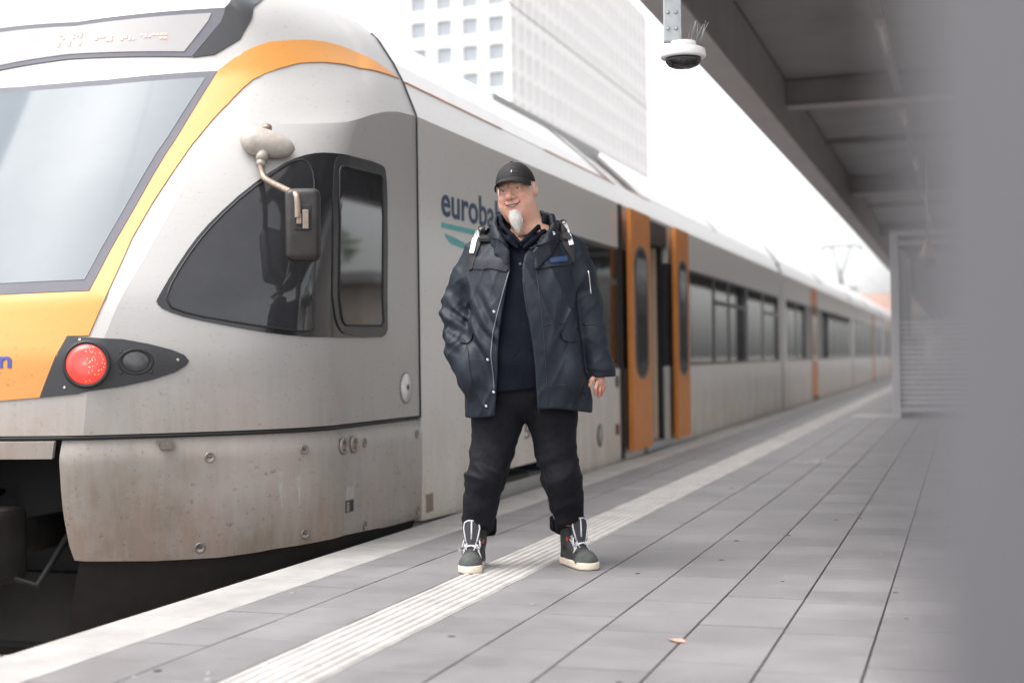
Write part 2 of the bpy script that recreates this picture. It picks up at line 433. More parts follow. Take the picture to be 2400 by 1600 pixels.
# ---- track bed, rails, sleepers, ballast
bed = MB(); bed.add([(-7.2,-40,-.93),(-3.0,-40,-.93),(-3.0,300,-.93),(-7.2,300,-.93)], [(0,1,2,3)])
track = empty('track', kind='structure')
bed.obj('track_bed', M['earth'], track)
for x in (TX-.7525, TX+.7525):
    r = MB(); r.box(x-.036, x+.036, -40, 300, -.80, -.76); r.box(x-.009, x+.009, -40, 300, -.88, -.80); r.box(x-.07, x+.07, -40, 300, -.9, -.88)
    r.obj('rail', M['rail'], track)
sl = MB(); sl.box(-1.3, 1.3, -.13, .13, -.98, -.895, .01); slm = sl.mesh('sleeper'); slm.materials.append(M['concrete'])
for k in range(26): link('sleeper', slm, track, None, (TX, 1.0+k*.6, 0))
st = MB()
for i in range(5200):
    x = random.uniform(-7.0, -3.05); y = random.uniform(2.6, 9.5); r = random.uniform(.016, .034)
    z = -.91 + random.uniform(-.005, .02)
    q = [Vector(p)*r for p in ((1,0,-.3),(-.4,.9,-.2),(-.6,-.8,-.3),(.3,.5,.7),(-.2,-.5,.8),(.7,-.6,.4))]
    e = Matrix.Rotation(random.uniform(0,6.3),3,'Z') @ Matrix.Rotation(random.uniform(-1,1),3,'X')
    st.add([e@p+Vector((x,y,z)) for p in q], [(0,1,3),(1,4,3),(1,2,4),(2,5,4),(2,0,5),(0,3,5),(3,4,5),(0,2,1)])
tag(st.obj('ballast', M['ballast'], track), kind='stuff')
# far side platform seen under the coupler
op = MB(); op.box(-13.5, -7.9, -20, 190, -.98, -.30)
opp = op.obj('platform_beyond_track', M['concrete']); tag(opp, kind='structure')
oe = MB(); oe.box(-8.3, -7.86, -20, 190, -.30, -.24); oe.obj('nosing', M['nosing'], opp)

# ---- canopy over the platform
can = empty('platform_canopy', (.2, 20, 0), label='long grey steel platform canopy with deep edge beam and cross ribs', cat='canopy')
can.location = (0, 0, 0)
EZ = 3.42
def boxpart(name, mat, par, *a, b=0):
    return MB().box(*a, b=b).obj(name, mat, par)
for sx in (-1, 1):
    def XX(a, c): return (a, c) if sx < 0 else (.6-c, .6-a)
    boxpart('edge_beam', M['canopy_beam'], can, *XX(-2.05,-1.86), 5.6, 120, EZ+.02, 4.02)
    boxpart('bottom_flange', M['canopy_pale'], can, *XX(-2.10,-1.84), 5.6, 120, EZ-.005, EZ+.018)  # same paint as the beam, made paler to stand for light from below
    boxpart('fascia', M['canopy_pale'], can, *XX(-2.12,-2.053), 5.6, 120, EZ+.021, 4.1)
boxpart('spine_beam', M['canopy_beam'], can, .12, .48, 5.6, 120, 3.72, 4.0)
boxpart('end_beam', M['canopy_beam'], can, -1.858, 2.458, 5.62, 5.75, 3.60, 4.028)
boxpart('ceiling_panel', M['canopy_ceiling'], can, -1.855, .118, 5.76, 6.79, 4.03, 4.06)
boxpart('ceiling_panel', M['canopy_ceiling'], can, .482, 2.455, 5.76, 6.79, 4.03, 4.06)
for k in range(0, 13):
    y = 6.9 + 9.2*k
    boxpart('cross_beam', M['canopy_beam'], can, -1.858, .118, y-.10, y+.10, 3.74, 4.018)
    boxpart('cross_flange', M['canopy_pale'], can, -1.858, .118, y-.14, y+.14, 3.722, 3.738)
    if k % 1 == 0:
        boxpart('ceiling_panel', M['canopy_ceiling'], can, -1.855, .118, y+.101, y+9.1-.001, 4.03, 4.06)
        boxpart('ceiling_panel', M['canopy_ceiling'], can, .482, 2.455, y+.101, y+9.1-.001, 4.03, 4.06)
    boxpart('purlin', M['canopy_beam'], can, -1.858, .118, y+4.55, y+4.65, 3.95, 4.027)
boxpart('roof_sheet', M['canopy_pale'], can, -2.12, 2.72, 5.6, 120, 4.101, 4.13)

def column(x, y, label, r=.15, h=3.72):
    c = empty('platform_column', (x, y, 0), label=label, cat='column', group='columns under the canopy', kind='thing')
    MB().lathe([(r,.03),(r,h)], 40).obj('shaft', M['column'], c)
    MB().lathe([(r+.06,0),(r+.06,.03),(r+.05,.031)], 32).obj('base_plate', M['column'], c)
    return c
column(.136, .379, 'out-of-focus grey round column close to the camera at the edge of the view')

for k, w in enumerate(('nearest', 'second', 'third', 'fourth', 'fifth', 'sixth', 'seventh', 'eighth')):
    column(.30, 6.9+9.2*k, w + ' grey round column in the row under the canopy spine', .14)
# tube lamps on a trunking rail
tr = MB(); tr.box(-.69, -.61, 6, 100, 3.80, 3.86)
rail_o = tr.obj('lamp_rail', M['canopy_beam']); tag(rail_o, 'long grey lamp trunking rail under the canopy ceiling', 'lamp rail')
for i, w in enumerate(('first', 'second', 'third', 'fourth', 'fifth', 'sixth', 'seventh', 'eighth', 'ninth', 'tenth')):
    y = 8.0 + 4.4*i
    t = empty('tube_lamp', (-.65, y, 3.80), label=w + ' slim white tube lamp from the near end of the canopy', cat='lamp', group='tube lamps in a row under the canopy')
    MB().box(-.045, .045, 0, 1.25, -.03, -.001, .006).obj('housing', M['canopy_pale'], t)
    MB().tube([(0, .04, -.045), (0, 1.21, -.045)], .019, 8).obj('tube', M['lamp_white'], t)
    boxpart('end_cap', M['canopy_pale'], t, -.035, .035, -.002, .045, -.07, -.031)
    boxpart('end_cap', M['canopy_pale'], t, -.035, .035, 1.205, 1.252, -.07, -.031)

# ---- waiting shelter of glass
sh = empty('waiting_shelter', (-.99, 22.05, 0), label='glazed waiting shelter with grey corner post under the canopy', cat='shelter')
SX, SYL = 1.9, 5.2
for (x, y) in ((0,0),(SX,0),(0,SYL/2),(0,SYL),(SX,SYL)):
    boxpart('post', M['shelter_metal'], sh, x-.06, x+.06, y-.06, y+.06, 0, 2.72, b=.006)
boxpart('roof_rail', M['shelter_metal'], sh, -.061, SX+.061, -.061, SYL+.061, 2.721, 2.80, b=.006)
boxpart('bottom_rail', M['shelter_metal'], sh, .061, SX-.061, -.03, .03, .10, .16)
boxpart('top_rail', M['shelter_metal'], sh, .061, SX-.061, -.03, .03, 2.58, 2.64)
boxpart('pane', M['shelter_glass'], sh, .061, SX-.061, -.006, .006, .161, 2.579)
for y in (0, SYL/2):
    boxpart('pane', M['shelter_glass'], sh, -.006, .006, y+.061, y+SYL/2-.061, .161, 2.579)
    boxpart('bottom_rail', M['shelter_metal'], sh, -.03, .03, y+.061, y+SYL/2-.061, .10, .16)
boxpart('pane', M['shelter_glass'], sh, .061, SX-.061, SYL-.006, SYL+.006, .161, 2.579)
for i in range(17):
    z = .22 + i*.075
    boxpart('film_stripe', M['film'], sh, .07, SX-.07, -.0105, -.0075, z, z+(.03 if i < 12 else .018))
boxpart('bench', M['shelter_metal'], sh, .5, .95, .6, SYL-.6, .42, .47, b=.01)
for y in (.9, SYL-.9): boxpart('bench_leg', M['shelter_metal'], sh, .68, .76, y-.04, y+.04, 0, .419)

# ---- cone lamp hanging beside the shelter
cl = empty('pendant_lamp', (-.47, 20.83, 2.30), label='copper cone pendant lamp hanging in front of the shelter', cat='lamp')
MB().lathe([(.115,0),(.12,.01),(.035,.24),(.02,.27),(.0,.272)], 20).obj('shade', M['cone_lamp'], cl)
MB().tube([(0,0,.27),(0,0,1.73)], .016, 8).obj('rod', M['shelter_metal'], cl)

# ---- security camera hanging from the canopy
cc = empty('security_camera', (-1.19, 6.32, 2.32), TH, label='white dome security camera hanging from the canopy on a steel arm', cat='camera')
arm = MB(); arm.box(-.085, -.008, -.022, .022, .055, 1.705, .003)
ao = arm.obj('arm', M['steel'], cc)
boxpart('arm_rib', M['steel'], ao, -.018, -.012, -.0265, -.0225, .075, 1.70)
for (x, z) in ((-.068,.185),(-.032,.185),(-.068,.112),(-.032,.112)):
    MB().lathe([(.0085,0),(.0085,.004),(.006,.008),(0,.009)], 12, Matrix.Translation((x,-.0222,z)) @ Matrix.Rotation(math.pi/2,4,'X')).obj('bolt', M['steel'], ao)
MB().lathe([(.06,.028),(.06,.055),(.05,.0552)], 28).obj('collar', M['white_plastic'], cc)
MB().lathe([(.0,.028),(.082,.028),(.098,.02),(.102,.006),(.103,-.012),(.098,-.018),(.078,-.0185)], 40).obj('housing', M['white_plastic'], cc)
MB().lathe([(.072,-.019),(.07,-.03),(.055,-.045),(.03,-.052),(0,-.054)], 28).obj('camera_core', M['black_panel'], cc)
dome = M['dome'] = glass('clear camera dome', (.92,.93,.94), .03, .02, (.3,.3,.3))
MB().lathe([(.082,-.0188),(.079,-.035),(.066,-.052),(.04,-.062),(0.002,-.065)], 32).obj('dome', dome, cc)
for (a, z) in ((0,-.034),(1.5,-.034),(3.1,-.034),(4.6,-.034)):
    MB().lathe([(.016,0),(.016,.016),(.0,.018)], 14, Matrix.Translation((.05*math.cos(a),.05*math.sin(a),z)) @ Matrix.Rotation(a,4,'Z') @ Matrix.Rotation(math.pi/2+.5,4,'Y')).obj('lens', M['lens_dark'], cc)
sb = MB()
for i in range(9):
    x = .022+i*.0075
    sb.tube([(x, random.uniform(-.02,.02), .05), (x+random.uniform(-.004,.055), random.uniform(-.05,.05), .125+random.uniform(0,.03))], .0011, 5)
sb.obj('bird_spikes', M['steel'], cc)

# ---- office tower
tw = empty('office_tower', (-57, 200, -.99), label='tall white office tower with square windows behind the train roof', cat='building')
tw.location = (0, 0, 0)
TXa, TXb, TYa, TYb, TZ = -67.6, -53.7, 169.0, 251.0, 62.4
mb = MB(); mb.box(TXa+.4, TXb-.4, TYa+.4, TYb-.4, -.99, TZ); mb.obj('core', M['tower_white'], tw)
FH = 3.47; NB = 4; bw = (TXb-TXa)/NB
wl_ = MB()
for i in range(NB+1):
    x = TXa + i*bw; a = max(x-.62, TXa); c = min(x+.62, TXb); wl_.box(a, c, TYa, TYa+.399, -.99, TZ)
for j in range(19):
    z = -.99+j*FH
    for i in range(NB): wl_.box(TXa+i*bw+.621, TXa+(i+1)*bw-.621, TYa+.02, TYa+.399, z, z+1.2)
wl_.obj('front_facade', M['tower_white'], tw)
NR = 24; rw = (TYb-TYa)/NR
wl_ = MB()
for i in range(NR+1):
    y = TYa + i*rw; a = max(y-1.05, TYa+.4); c = min(y+1.05, TYb); wl_.box(TXb-.399, TXb, a, c, -.99, TZ)
for j in range(19):
    z = -.99+j*FH
    for i in range(NR): wl_.box(TXb-.399, TXb-.02, TYa+i*rw+1.051, TYa+(i+1)*rw-1.051, z, z+.7)
wl_.obj('side_facade', M['tower_white'], tw)
wmF = MB().box(-bw/2+.622, bw/2-.622, 0, .08, 0, FH-1.202).mesh('window'); wmF.materials.append(M['tower_glass'])
wmR = MB().box(-.08, 0, -rw/2+1.052, rw/2-1.052, 0, FH-.702).mesh('window'); wmR.materials.append(M['tower_glass_hazed'])
lowF = MB()
for j in range(18):
    z = -.99+j*FH
    for i in range(NB):
        if j >= 8: link('window', wmF, tw, None, (TXa+(i+.5)*bw, TYa+.32, z+1.201))
        else: lowF.box(TXa+i*bw+.622, TXa+(i+1)*bw-.622, TYa+.32, TYa+.4, z+1.201, z+FH)
    for i in range(NR):
        if j >= 9 and (j >= 10 or i < 4): link('window', wmR, tw, None, (TXb-.32, TYa+(i+.5)*rw, z+.701))
        else: lowF.box(TXb-.4, TXb-.32, TYa+i*rw+1.052, TYa+(i+1)*rw-1.052, z+.701, z+FH)
tag(lowF.obj('lower_windows', M['tower_glass'], tw), kind='stuff')

# ---- far end of the line
rb = empty('brick_house', (-10, 210, -.99), label='low house with red tiled roof far along the track', cat='house')
boxpart('wall', M['cream_wall'], rb, -9, 9, -5, 5, 0, 7.2)
MB().add([(-9.5,-5.6,7.21),(9.5,-5.6,7.21),(9.5,5.6,7.21),(-9.5,5.6,7.21),(-9.5,0,10.6),(9.5,0,10.6)], [(0,1,5,4),(2,3,4,5),(0,4,3),(1,2,5),(3,2,1,0)]).obj('roof', M['brick_red'], rb)
for i in range(5):
    for z in (1.2, 4.3): boxpart('window', M['tower_glass'], rb, -7.4+i*3.4, -6.2+i*3.4, -5.06, -5.002, z, z+1.6)
def mast(x, y, label):
    m = empty('overhead_line_mast', (x, y, -.99), label=label, cat='mast', group='overhead line masts')
    boxpart('pole', M['mast'], m, -.13, .13, -.11, .11, 0, 8.6)
    MB().tube([(0,0,7.6),(1.95,0,7.1)], .04, 8).obj('bracket', M['mast'], m)
    MB().tube([(0,0,6.2),(2.1,0,6.5)], .03, 8).obj('steady_arm', M['mast'], m)
mast(-6.9, 150, 'grey overhead line mast rising behind the far train roof')
ow = MB(); ow.tube([(TX, -20, 4.75), (TX, 300, 4.75)], .006, 6)
tag(ow.obj('contact_wire', M['wire']), 'thin overhead contact wire above the train roof', 'wire')
def tree(x, y, h, label, seed):
    rr = random.Random(seed)
    t = empty('tree', (x, y, -.99), label=label, cat='tree', group='trees beyond the track')
    mb = MB(); mb.tube([(0,0,0),(.1,0,h*.35),(.05,.1,h*.62),(0,.1,h*.85)], [.2,.16,.1,.03], 8)
    for k in range(7):
        a = k*.95; z = h*(.35+.06*k); mb.tube([(.08,0,z),(math.cos(a)*h*.2, math.sin(a)*h*.2, z+h*.14)], [.07,.02], 6)
    mb.obj('trunk', M['bark'], t)
    lf = MB()
    cl = [(rr.gauss(0,h*.16), rr.gauss(0,h*.16), h*.62+rr.gauss(0,h*.15), h*rr.uniform(.06,.13)) for _ in range(34)]
    for (cx,cy,cz,r) in cl:
        for _ in range(60):
            d = Vector((rr.gauss(0,1),rr.gauss(0,1),rr.gauss(0,.8))).normalized()*r*rr.uniform(.6,1.05)+Vector((cx,cy,cz))
            u = Vector((rr.gauss(0,1),rr.gauss(0,1),rr.gauss(0,1))).normalized()*.17; v = u.orthogonal().normalized()*.11
            lf.add([d-u,d+v,d+u,d-v], [(0,1,2,3)])
    lf.obj('crown', M['foliage'], t)
tree(-19, 34, 8, 'broad green tree seen through the train windows', 1)
tree(-24, 47, 9.5, 'taller green tree behind the second car windows', 2)
tree(-17, 62, 7, 'small green tree far beyond the train', 3)

# ---- added across the tracks, out of view: buildings and trees that shape the window reflections
def hall(y0, y1, h, label):
    r = empty('reflection_building', (13, (y0+y1)/2, -.99), label=label, cat='building', group='unseen brick buildings added for window reflections')
    L2 = (y1-y0)/2
    boxpart('wall', M['brown_brick'], r, 0, 9, -L2, L2, 0, h)
    boxpart('roof', M['canopy_beam'], r, -.5, 9.5, -L2-.4, L2+.4, h+.001, h+.35)
    n = int((y1-y0)/3.2)
    for i in range(n):
        boxpart('window', M['tower_glass'], r, -.06, -.002, -L2+1+i*3.2, -L2+2.5+i*3.2, 1.3, h-1.2)
hall(15, 31, 6.4, 'unseen taller brown brick building added across the tracks for reflections')
hall(44, 75, 4.6, 'unseen long low brown brick building added far along the platform for reflections')
tree(15, 11.5, 7.5, 'unseen green tree added near the brick buildings for reflections', 5)
tree(14, 36, 8.5, 'unseen leafy green tree added for reflections beyond the taller brick building', 6)
tree(16, 41, 6.5, 'unseen small green tree added for reflections before the long low brick building', 7)

# ---- fallen leaf on the paving
lm = MB(); lm.add([(0,-.035,0),(.02,-.01,.006),(.012,.03,.002),(0,.045,.004),(-.014,.025,.008),(-.022,-.008,.003),(0,0,.004)], [(0,1,6),(1,2,6),(2,3,6),(3,4,6),(4,5,6),(5,0,6)])
lo = lm.obj('fallen_leaf', M['leaf'], None, (-.945, 4.75, .003)); lo.rotation_euler = (0, 0, 1.1)
tag(lo, 'small pinkish dry leaf lying on a paving joint', 'leaf')
# ================================================================== train
train = empty('train', (TX, 7, -.76), label='silver and orange regional train standing along the platform, front door open', cat='train')
train.location = (0, 0, 0)
# ---- train nose surface: s in [0,2], z -> (w, Y);  w = distance from train centre line
SEAM_Y = 7.975
def _i(z, tab):
    return np.interp(z, [t[0] for t in tab], [t[1] for t in tab])
YF = [(-.3,5.86),(0.,5.74),(.3,5.68),(.62,5.64),(1.0,5.66),(1.28,5.75),(1.9,6.13),(2.5,6.52),(2.62,6.56),(2.9,6.66),(3.02,6.86),(3.12,7.1),(3.2,7.4),(3.25,7.6)]
YE = [(-.3,6.80),(1.3,6.72),(1.8,6.85),(2.2,7.05),(2.5,7.35),(2.7,7.55),(3.0,7.65),(3.25,7.7)]
WC = [(-.3,.56),(.3,.60),(.83,.635),(1.48,.78),(2.1,.9),(2.5,.93),(2.9,.86),(3.1,.66),(3.25,.2)]
SEC = [(-.3,1.26),(-.1,1.33),(.03,1.425),(.3,1.44),(2.43,1.44),(2.642,1.355),(2.76,1.293),(2.919,1.189),(3.03,1.06),(3.13,.9),(3.22,.6),(3.27,.25)]
SHIFT = [(0,.30),(.4,.30),(.55,.28),(.7,.245),(.85,.20),(1.0,.145),(1.15,.095),(1.35,.05),(1.6,.018),(2,0)]
ANG = [(-.3,34),(1.0,34),(1.6,32),(2.2,28),(2.6,24),(3.25,20)]
KF = .26
def nose(s, z):
    s = np.asarray(s, float); z = np.asarray(z, float)
    s, z = np.broadcast_arrays(s, z)
    zz = np.where(z > 2.0, np.minimum(z + _i(s, SHIFT)*np.clip((z-2.0)/.25, 0, 1)*np.clip((3.27-z)/.7, 0, 1), 3.27), z)
    W = _i(zz, SEC)
    Yf = _i(z, YF); Ye = _i(z, YE); wc = np.minimum(_i(z, WC), W*.8)
    # front facet
    t = np.clip(s/.4, 0, 1)
    w1 = wc*t; y1 = Yf + KF*w1*w1
    yc = Yf + KF*wc*wc
    a = np.radians(_i(z, ANG))
    qw = W*.985; qy = np.minimum(yc + np.tan(a)*(qw-wc), Ye-.05)
    t = np.clip((s-.4)/.6, 0, 1)
    w2 = (1-t)**2*wc + 2*t*(1-t)*qw + t*t*W
    y2 = (1-t)**2*yc + 2*t*(1-t)*qy + t*t*Ye
    t = np.clip(s-1, 0, 1)
    y3 = Ye + t*(SEAM_Y-Ye)
    w = np.where(s <= .4, w1, np.where(s <= 1, w2, W))
    y = np.where(s <= .4, y1, np.where(s <= 1, y2, y3))
    return w, y
WINDSHIELD = [(0.0,2.464),(0.116,2.464),(0.351,2.504),(0.336,2.264),(0.323,2.037),(0.318,1.737),(0.313,1.511),(0.315,1.312),(0.08,1.297)]
ORANGE = [(0.14,0.798),(0.265,0.812),(0.29,0.954),(0.303,1.098),(0.359,1.099),(0.363,1.275),(0.348,1.57),(0.351,1.756),(0.366,2.08),(0.375,2.152),(0.385,2.223),(0.395,2.283),(0.41,2.346),(0.43,2.403),(0.459,2.458),(0.505,2.496),(0.57,2.529),(0.693,2.581),(0.813,2.613),(0.913,2.631),(1.199,2.645),(1.902,2.655)]
ORANGE_UP = [(1.902,2.655),(1.161,2.733),(0.925,2.755),(0.829,2.751),(0.751,2.735),(0.661,2.711),(0.553,2.683),(0.511,2.663),(0.465,2.643),(0.415,2.614),(0.388,2.582),(0.37,2.545),(0.351,2.503)]
HEADLIGHT = [(0.303,1.097),(0.429,1.081),(0.477,1.057),(0.521,1.028),(0.547,1.003),(0.558,0.975),(0.553,0.952),(0.535,0.921),(0.497,0.887),(0.45,0.858),(0.37,0.826),(0.266,0.812)]
LAMPS = [(0.381,0.964),(0.464,0.974)]
SCREWS = [(0.341,1.078),(0.335,0.856),(0.537,0.979),(0.436,1.018),(0.444,0.923),(0.493,0.923)]
SIDEWIN = [(0.465,1.256),(0.485,1.219),(0.541,1.177),(0.651,1.131),(0.756,1.101),(0.891,1.084),(1.504,1.09),(1.574,1.105),(1.6,1.144),(1.606,1.314),(1.579,1.679),(1.524,1.994),(1.489,2.045),(1.42,2.071),(1.125,2.064),(0.876,2.061),(0.773,2.056),(0.699,2.031),(0.63,1.972),(0.555,1.841),(0.503,1.682),(0.48,1.553),(0.469,1.395),(0.466,1.281)]
QUARTER = [(0.483,1.243),(0.542,1.196),(0.651,1.156),(0.759,1.127),(0.871,1.112),(0.896,1.141),(0.87,1.503),(0.802,1.863),(0.763,1.967),(0.719,2.009),(0.682,2.001),(0.632,1.941),(0.56,1.816),(0.512,1.665),(0.489,1.531),(0.478,1.38)]
DOORFRAME = [(0.9,2.058),(1.422,2.071),(1.503,2.037),(1.57,1.778),(1.596,1.158),(1.566,1.108),(1.515,1.095),(1.127,1.101),(1.064,1.135),(1.025,1.202),(0.949,1.714),(0.886,1.96),(0.88,2.021)]
DOORGLASS = [(0.949,1.993),(1.408,2.006),(1.445,1.991),(1.501,1.771),(1.537,1.181),(1.511,1.158),(1.13,1.153),(1.098,1.17),(1.085,1.203),(1.001,1.718),(0.925,1.964),(0.928,1.986)]
BOLTS = [(0.605,0.509),(0.845,0.521),(1.295,0.519),(1.929,0.524),(0.579,0.067),(0.839,0.095),(1.295,0.054),(2.0,-0.003),(1.061,0.519),(1.171,0.518),(0.527,0.579),(1.815,0.802),(1.129,0.263),(1.127,0.202)]
WINDSHIELD = [(0,2.46)] + WINDSHIELD[1:-1] + [(0,1.297)]

def NP(s, z, off=0.):
    """point on the nose surface (mirrored for s < 0), pushed out along the normal"""
    s = np.atleast_1d(np.asarray(s, float)); z = np.atleast_1d(np.asarray(z, float))
    def P(s, z):
        sg = np.where(s < 0, -1., 1.); w, y = nose(np.abs(s), z)
        return np.stack([TX + sg*w, y, z + 0*w], -1)
    p = P(s, z)
    if np.any(np.asarray(off) != 0):
        h = 2e-3
        du = P(s+h, z)-P(s-h, z); dv = P(s, z+h)-P(s, z-h)
        n = np.cross(du, dv); n /= np.linalg.norm(n, axis=1)[:, None]+1e-12
        p = p + n*np.asarray(off)
    return p

def dens(poly, step, ks=1.8, closed=True):
    out = []; n = len(poly)
    for i in range(n if closed else n-1):
        a = poly[i]; b = poly[(i+1) % n]
        d = math.hypot((b[0]-a[0])*ks, b[1]-a[1]); m = max(1, int(d/step))
        for k in range(m): out.append((a[0]+(b[0]-a[0])*k/m, a[1]+(b[1]-a[1])*k/m))
    return out

def rounded(poly, it=2):
    for _ in range(it):
        o = []
        for i in range(len(poly)):
            a, b = poly[i], poly[(i+1) % len(poly)]
            o += [(a[0]*.75+b[0]*.25, a[1]*.75+b[1]*.25), (a[0]*.25+b[0]*.75, a[1]*.25+b[1]*.75)]
        poly = o
    return poly

def cdt(poly, step, ks=1.8, lines=()):
    """triangulate a polygon with an inner grid; returns 2d verts, faces, boundary order"""
    pb = poly; xs = [p[0]*ks for p in pb]; ys = [p[1] for p in pb]
    pts = [Vector((p[0]*ks, p[1])) for p in pb]; nb = len(pts)
    gx = list(np.arange(min(xs)+step*.5, max(xs), step)); gy = np.arange(min(ys)+step*.5, max(ys), step)
    for l in lines:
        if min(xs) < l*ks < max(xs): gx = [g for g in gx if abs(g-l*ks) > step*.35] + [l*ks]
    for x in gx:
        for y in gy: pts.append(Vector((x, y)))
    area = sum(xs[i]*ys[(i+1) % nb]-xs[(i+1) % nb]*ys[i] for i in range(nb))
    face = list(range(nb)) if area > 0 else list(reversed(range(nb)))
    v, e, f, ov, oe, of = delaunay_2d_cdt(pts, [], [face], 1, 1e-5)
    return [(q.x/ks, q.y) for q in v], [tuple(q) for q in f]

def patch_mesh(poly, off, mapf=NP, step=.05, ks=1.8, rim=.012, lines=(.4, 1.0), name='patch', densify=True):
    pb = dens(poly, step*.6, ks) if densify else poly
    v2, f = cdt(pb, step, ks, lines)
    s = [p[0] for p in v2]; z = [p[1] for p in v2]
    top = mapf(s, z, off); bot = mapf(s, z, off-rim)
    cnt = {}
    for q in f:
        for i in range(len(q)):
            a, b = q[i], q[(i+1) % len(q)]
            cnt[(a, b)] = cnt.get((a, b), 0)+1
    edge = [(a, b) for (a, b) in cnt if (b, a) not in cnt]
    n = len(v2); faces = list(f); verts = [tuple(p) for p in top]; idx = {}
    for a, b in edge:
        for k in (a, b):
            if k not in idx: idx[k] = len(verts); verts.append(tuple(bot[k]))
        faces.append((b, a, idx[a], idx[b]))
    me = mesh_from(verts, faces, name)
    me.polygons.foreach_set('use_smooth', [i < len(f) for i in range(len(faces))])
    sharp_rim(me, set(edge))
    me.update(); return me

def sharp_rim(me, es):
    es = {tuple(sorted(e)) for e in es}
    for e in me.edges:
        if tuple(sorted(e.vertices)) in es: e.use_edge_sharp = True

def patch(name, poly, off, mat, parent, **k):
    return link(name, patch_mesh(poly, off, name=name, **k), parent, mat)

def mirror_full(half):
    """half outline from the centre line outwards and back to it -> full outline"""
    return half + [(-s, z) for s, z in reversed(half) if abs(s) > 1e-6]

# ---- cab shell
S_ = sorted(set([round(x, 4) for x in np.concatenate([np.linspace(0,.4,21), np.linspace(.4,1,37), np.linspace(1,2,13)])]))
S_ = [-s for s in reversed(S_) if s > 0] + S_
ZR = [.632] + list(np.linspace(.70, 2.0, 20)) + [2.06,2.12,2.18,2.24,2.30,2.36,2.43,2.50,2.57,2.642,2.70,2.76,2.84,2.919,2.975,3.03,3.08,3.13,3.175,3.22,3.25,3.269]
def grid_shell(S, rows, follow=True, name='shell', sharp_s=(), sharp_rows=()):
    V = []; zf = np.linspace(.5, 3.27, 1400)
    for s in S:
        if follow:
            sh = _i(abs(s), SHIFT)
            zz = np.where(zf > 2.0, zf + sh*np.clip((zf-2.0)/.25,0,1)*np.clip((3.27-zf)/.7,0,1), zf)
            zs = np.interp(rows, zz, zf)
        else: zs = rows
        V.append(NP([s]*len(rows), zs))
    V = np.concatenate(V); nr = len(rows); F = []
    for i in range(len(S)-1):
        for j in range(nr-1): F.append((i*nr+j, (i+1)*nr+j, (i+1)*nr+j+1, i*nr+j+1))
    me = mesh_from(V, F, name, True)
    for e in me.edges:
        a, b = e.vertices; ia, ja, ib, jb = a//nr, a % nr, b//nr, b % nr
        if ia == ib and abs(round(abs(S[ia]), 3)) in sharp_s and rows[ja] < 1.9: e.use_edge_sharp = True
        if ja == jb and any(abs(rows[ja]-r) < 1e-6 for r in sharp_rows) and min(abs(S[ia]), abs(S[ib])) > .55: e.use_edge_sharp = True
    me.update(); return me
shell = link('cab_shell', grid_shell(S_, ZR, True, 'cab_shell', (.4,), (2.43,)), train, M['silver'])

# livery, windscreen, display
half = [(0,.795)] + ORANGE[0:] + ORANGE_UP[1:-1] + [(.345,2.49),(.325,2.26),(.312,2.03),(.305,1.74),(.30,1.51),(.30,1.33),(0,1.32)]
half = [(s, z) for s, z in half]
patch('livery_band', mirror_full(half), .0065, M['orange'], train, step=.04, rim=.012)
ws = patch('windscreen', mirror_full(WINDSHIELD), .0095, M['shield_frame'], train, step=.07, rim=.008)
inner = [(0,2.425),(.12,2.428),(.333,2.462),(.318,2.25),(.303,2.03),(.297,1.74),(.291,1.52),(.290,1.365),(0,1.352)]
patch('glass', mirror_full(inner), .0115, M['shield_glass'], ws, step=.07, rim=.003)
wip = MB()
p = NP([-.28,-.24,-.2,-.15],[1.33,1.45,1.62,1.86],.035); wip.tube([tuple(q) for q in p], [.014,.012,.01,.007], 8)
p = NP([-.2,-.18,-.15,-.12],[1.52,1.72,1.95,2.15],.020); wip.tube([tuple(q) for q in p], .008, 6)
wip.obj('wiper', M['black_rubber'], ws)
disp = [(0,2.605),(.298,2.588),(.385,2.872),(0,2.822)]
dp = patch('destination_display', mirror_full(disp), .006, M['shield_frame'], train, step=.07, rim=.02)
dispi = [(0,2.632),(.280,2.616),(.345,2.838),(0,2.795)]
patch('glass', mirror_full(dispi), .009, M['display_glass'], dp, step=.07, rim=.003)
dots = MB()
def led_word(s0, s1, z0, z1, seed):
    rr = random.Random(seed)
    n = int((s1-s0)*1.55/.014); m = max(3, int((z1-z0)/.014))
    for i in range(n):
        if rr.random() < .12: continue
        for j in range(m):
            if rr.random() < .55:
                s = s0+(s1-s0)*i/n; z = z0+(z1-z0)*j/m
                p = NP([s,s+.006,s+.006,s],[z,z,z+.010,z+.010],.0125)
                dots.add([tuple(q) for q in p], [(0,1,2,3)])
led_word(-.04,.028,2.722,2.752,1); led_word(-.04,.03,2.68,2.708,4); led_word(.063,.242,2.69,2.722,2)
tag(dots.obj('lettering', M['led'], dp), kind='stuff')
# black wedge and roof pod behind the display
wedge = [(.30,2.585),(.385,2.875),(.46,2.985),(.62,3.06),(.80,3.075),(.66,3.0),(.53,2.87),(.43,2.735),(.345,2.60)]
patch('black_wedge', wedge, .006, M['black_panel'], train, step=.05, rim=.01)
patch('black_wedge', [(-s, z) for s, z in reversed(wedge)], .006, M['black_panel'], train, step=.05, rim=.01)

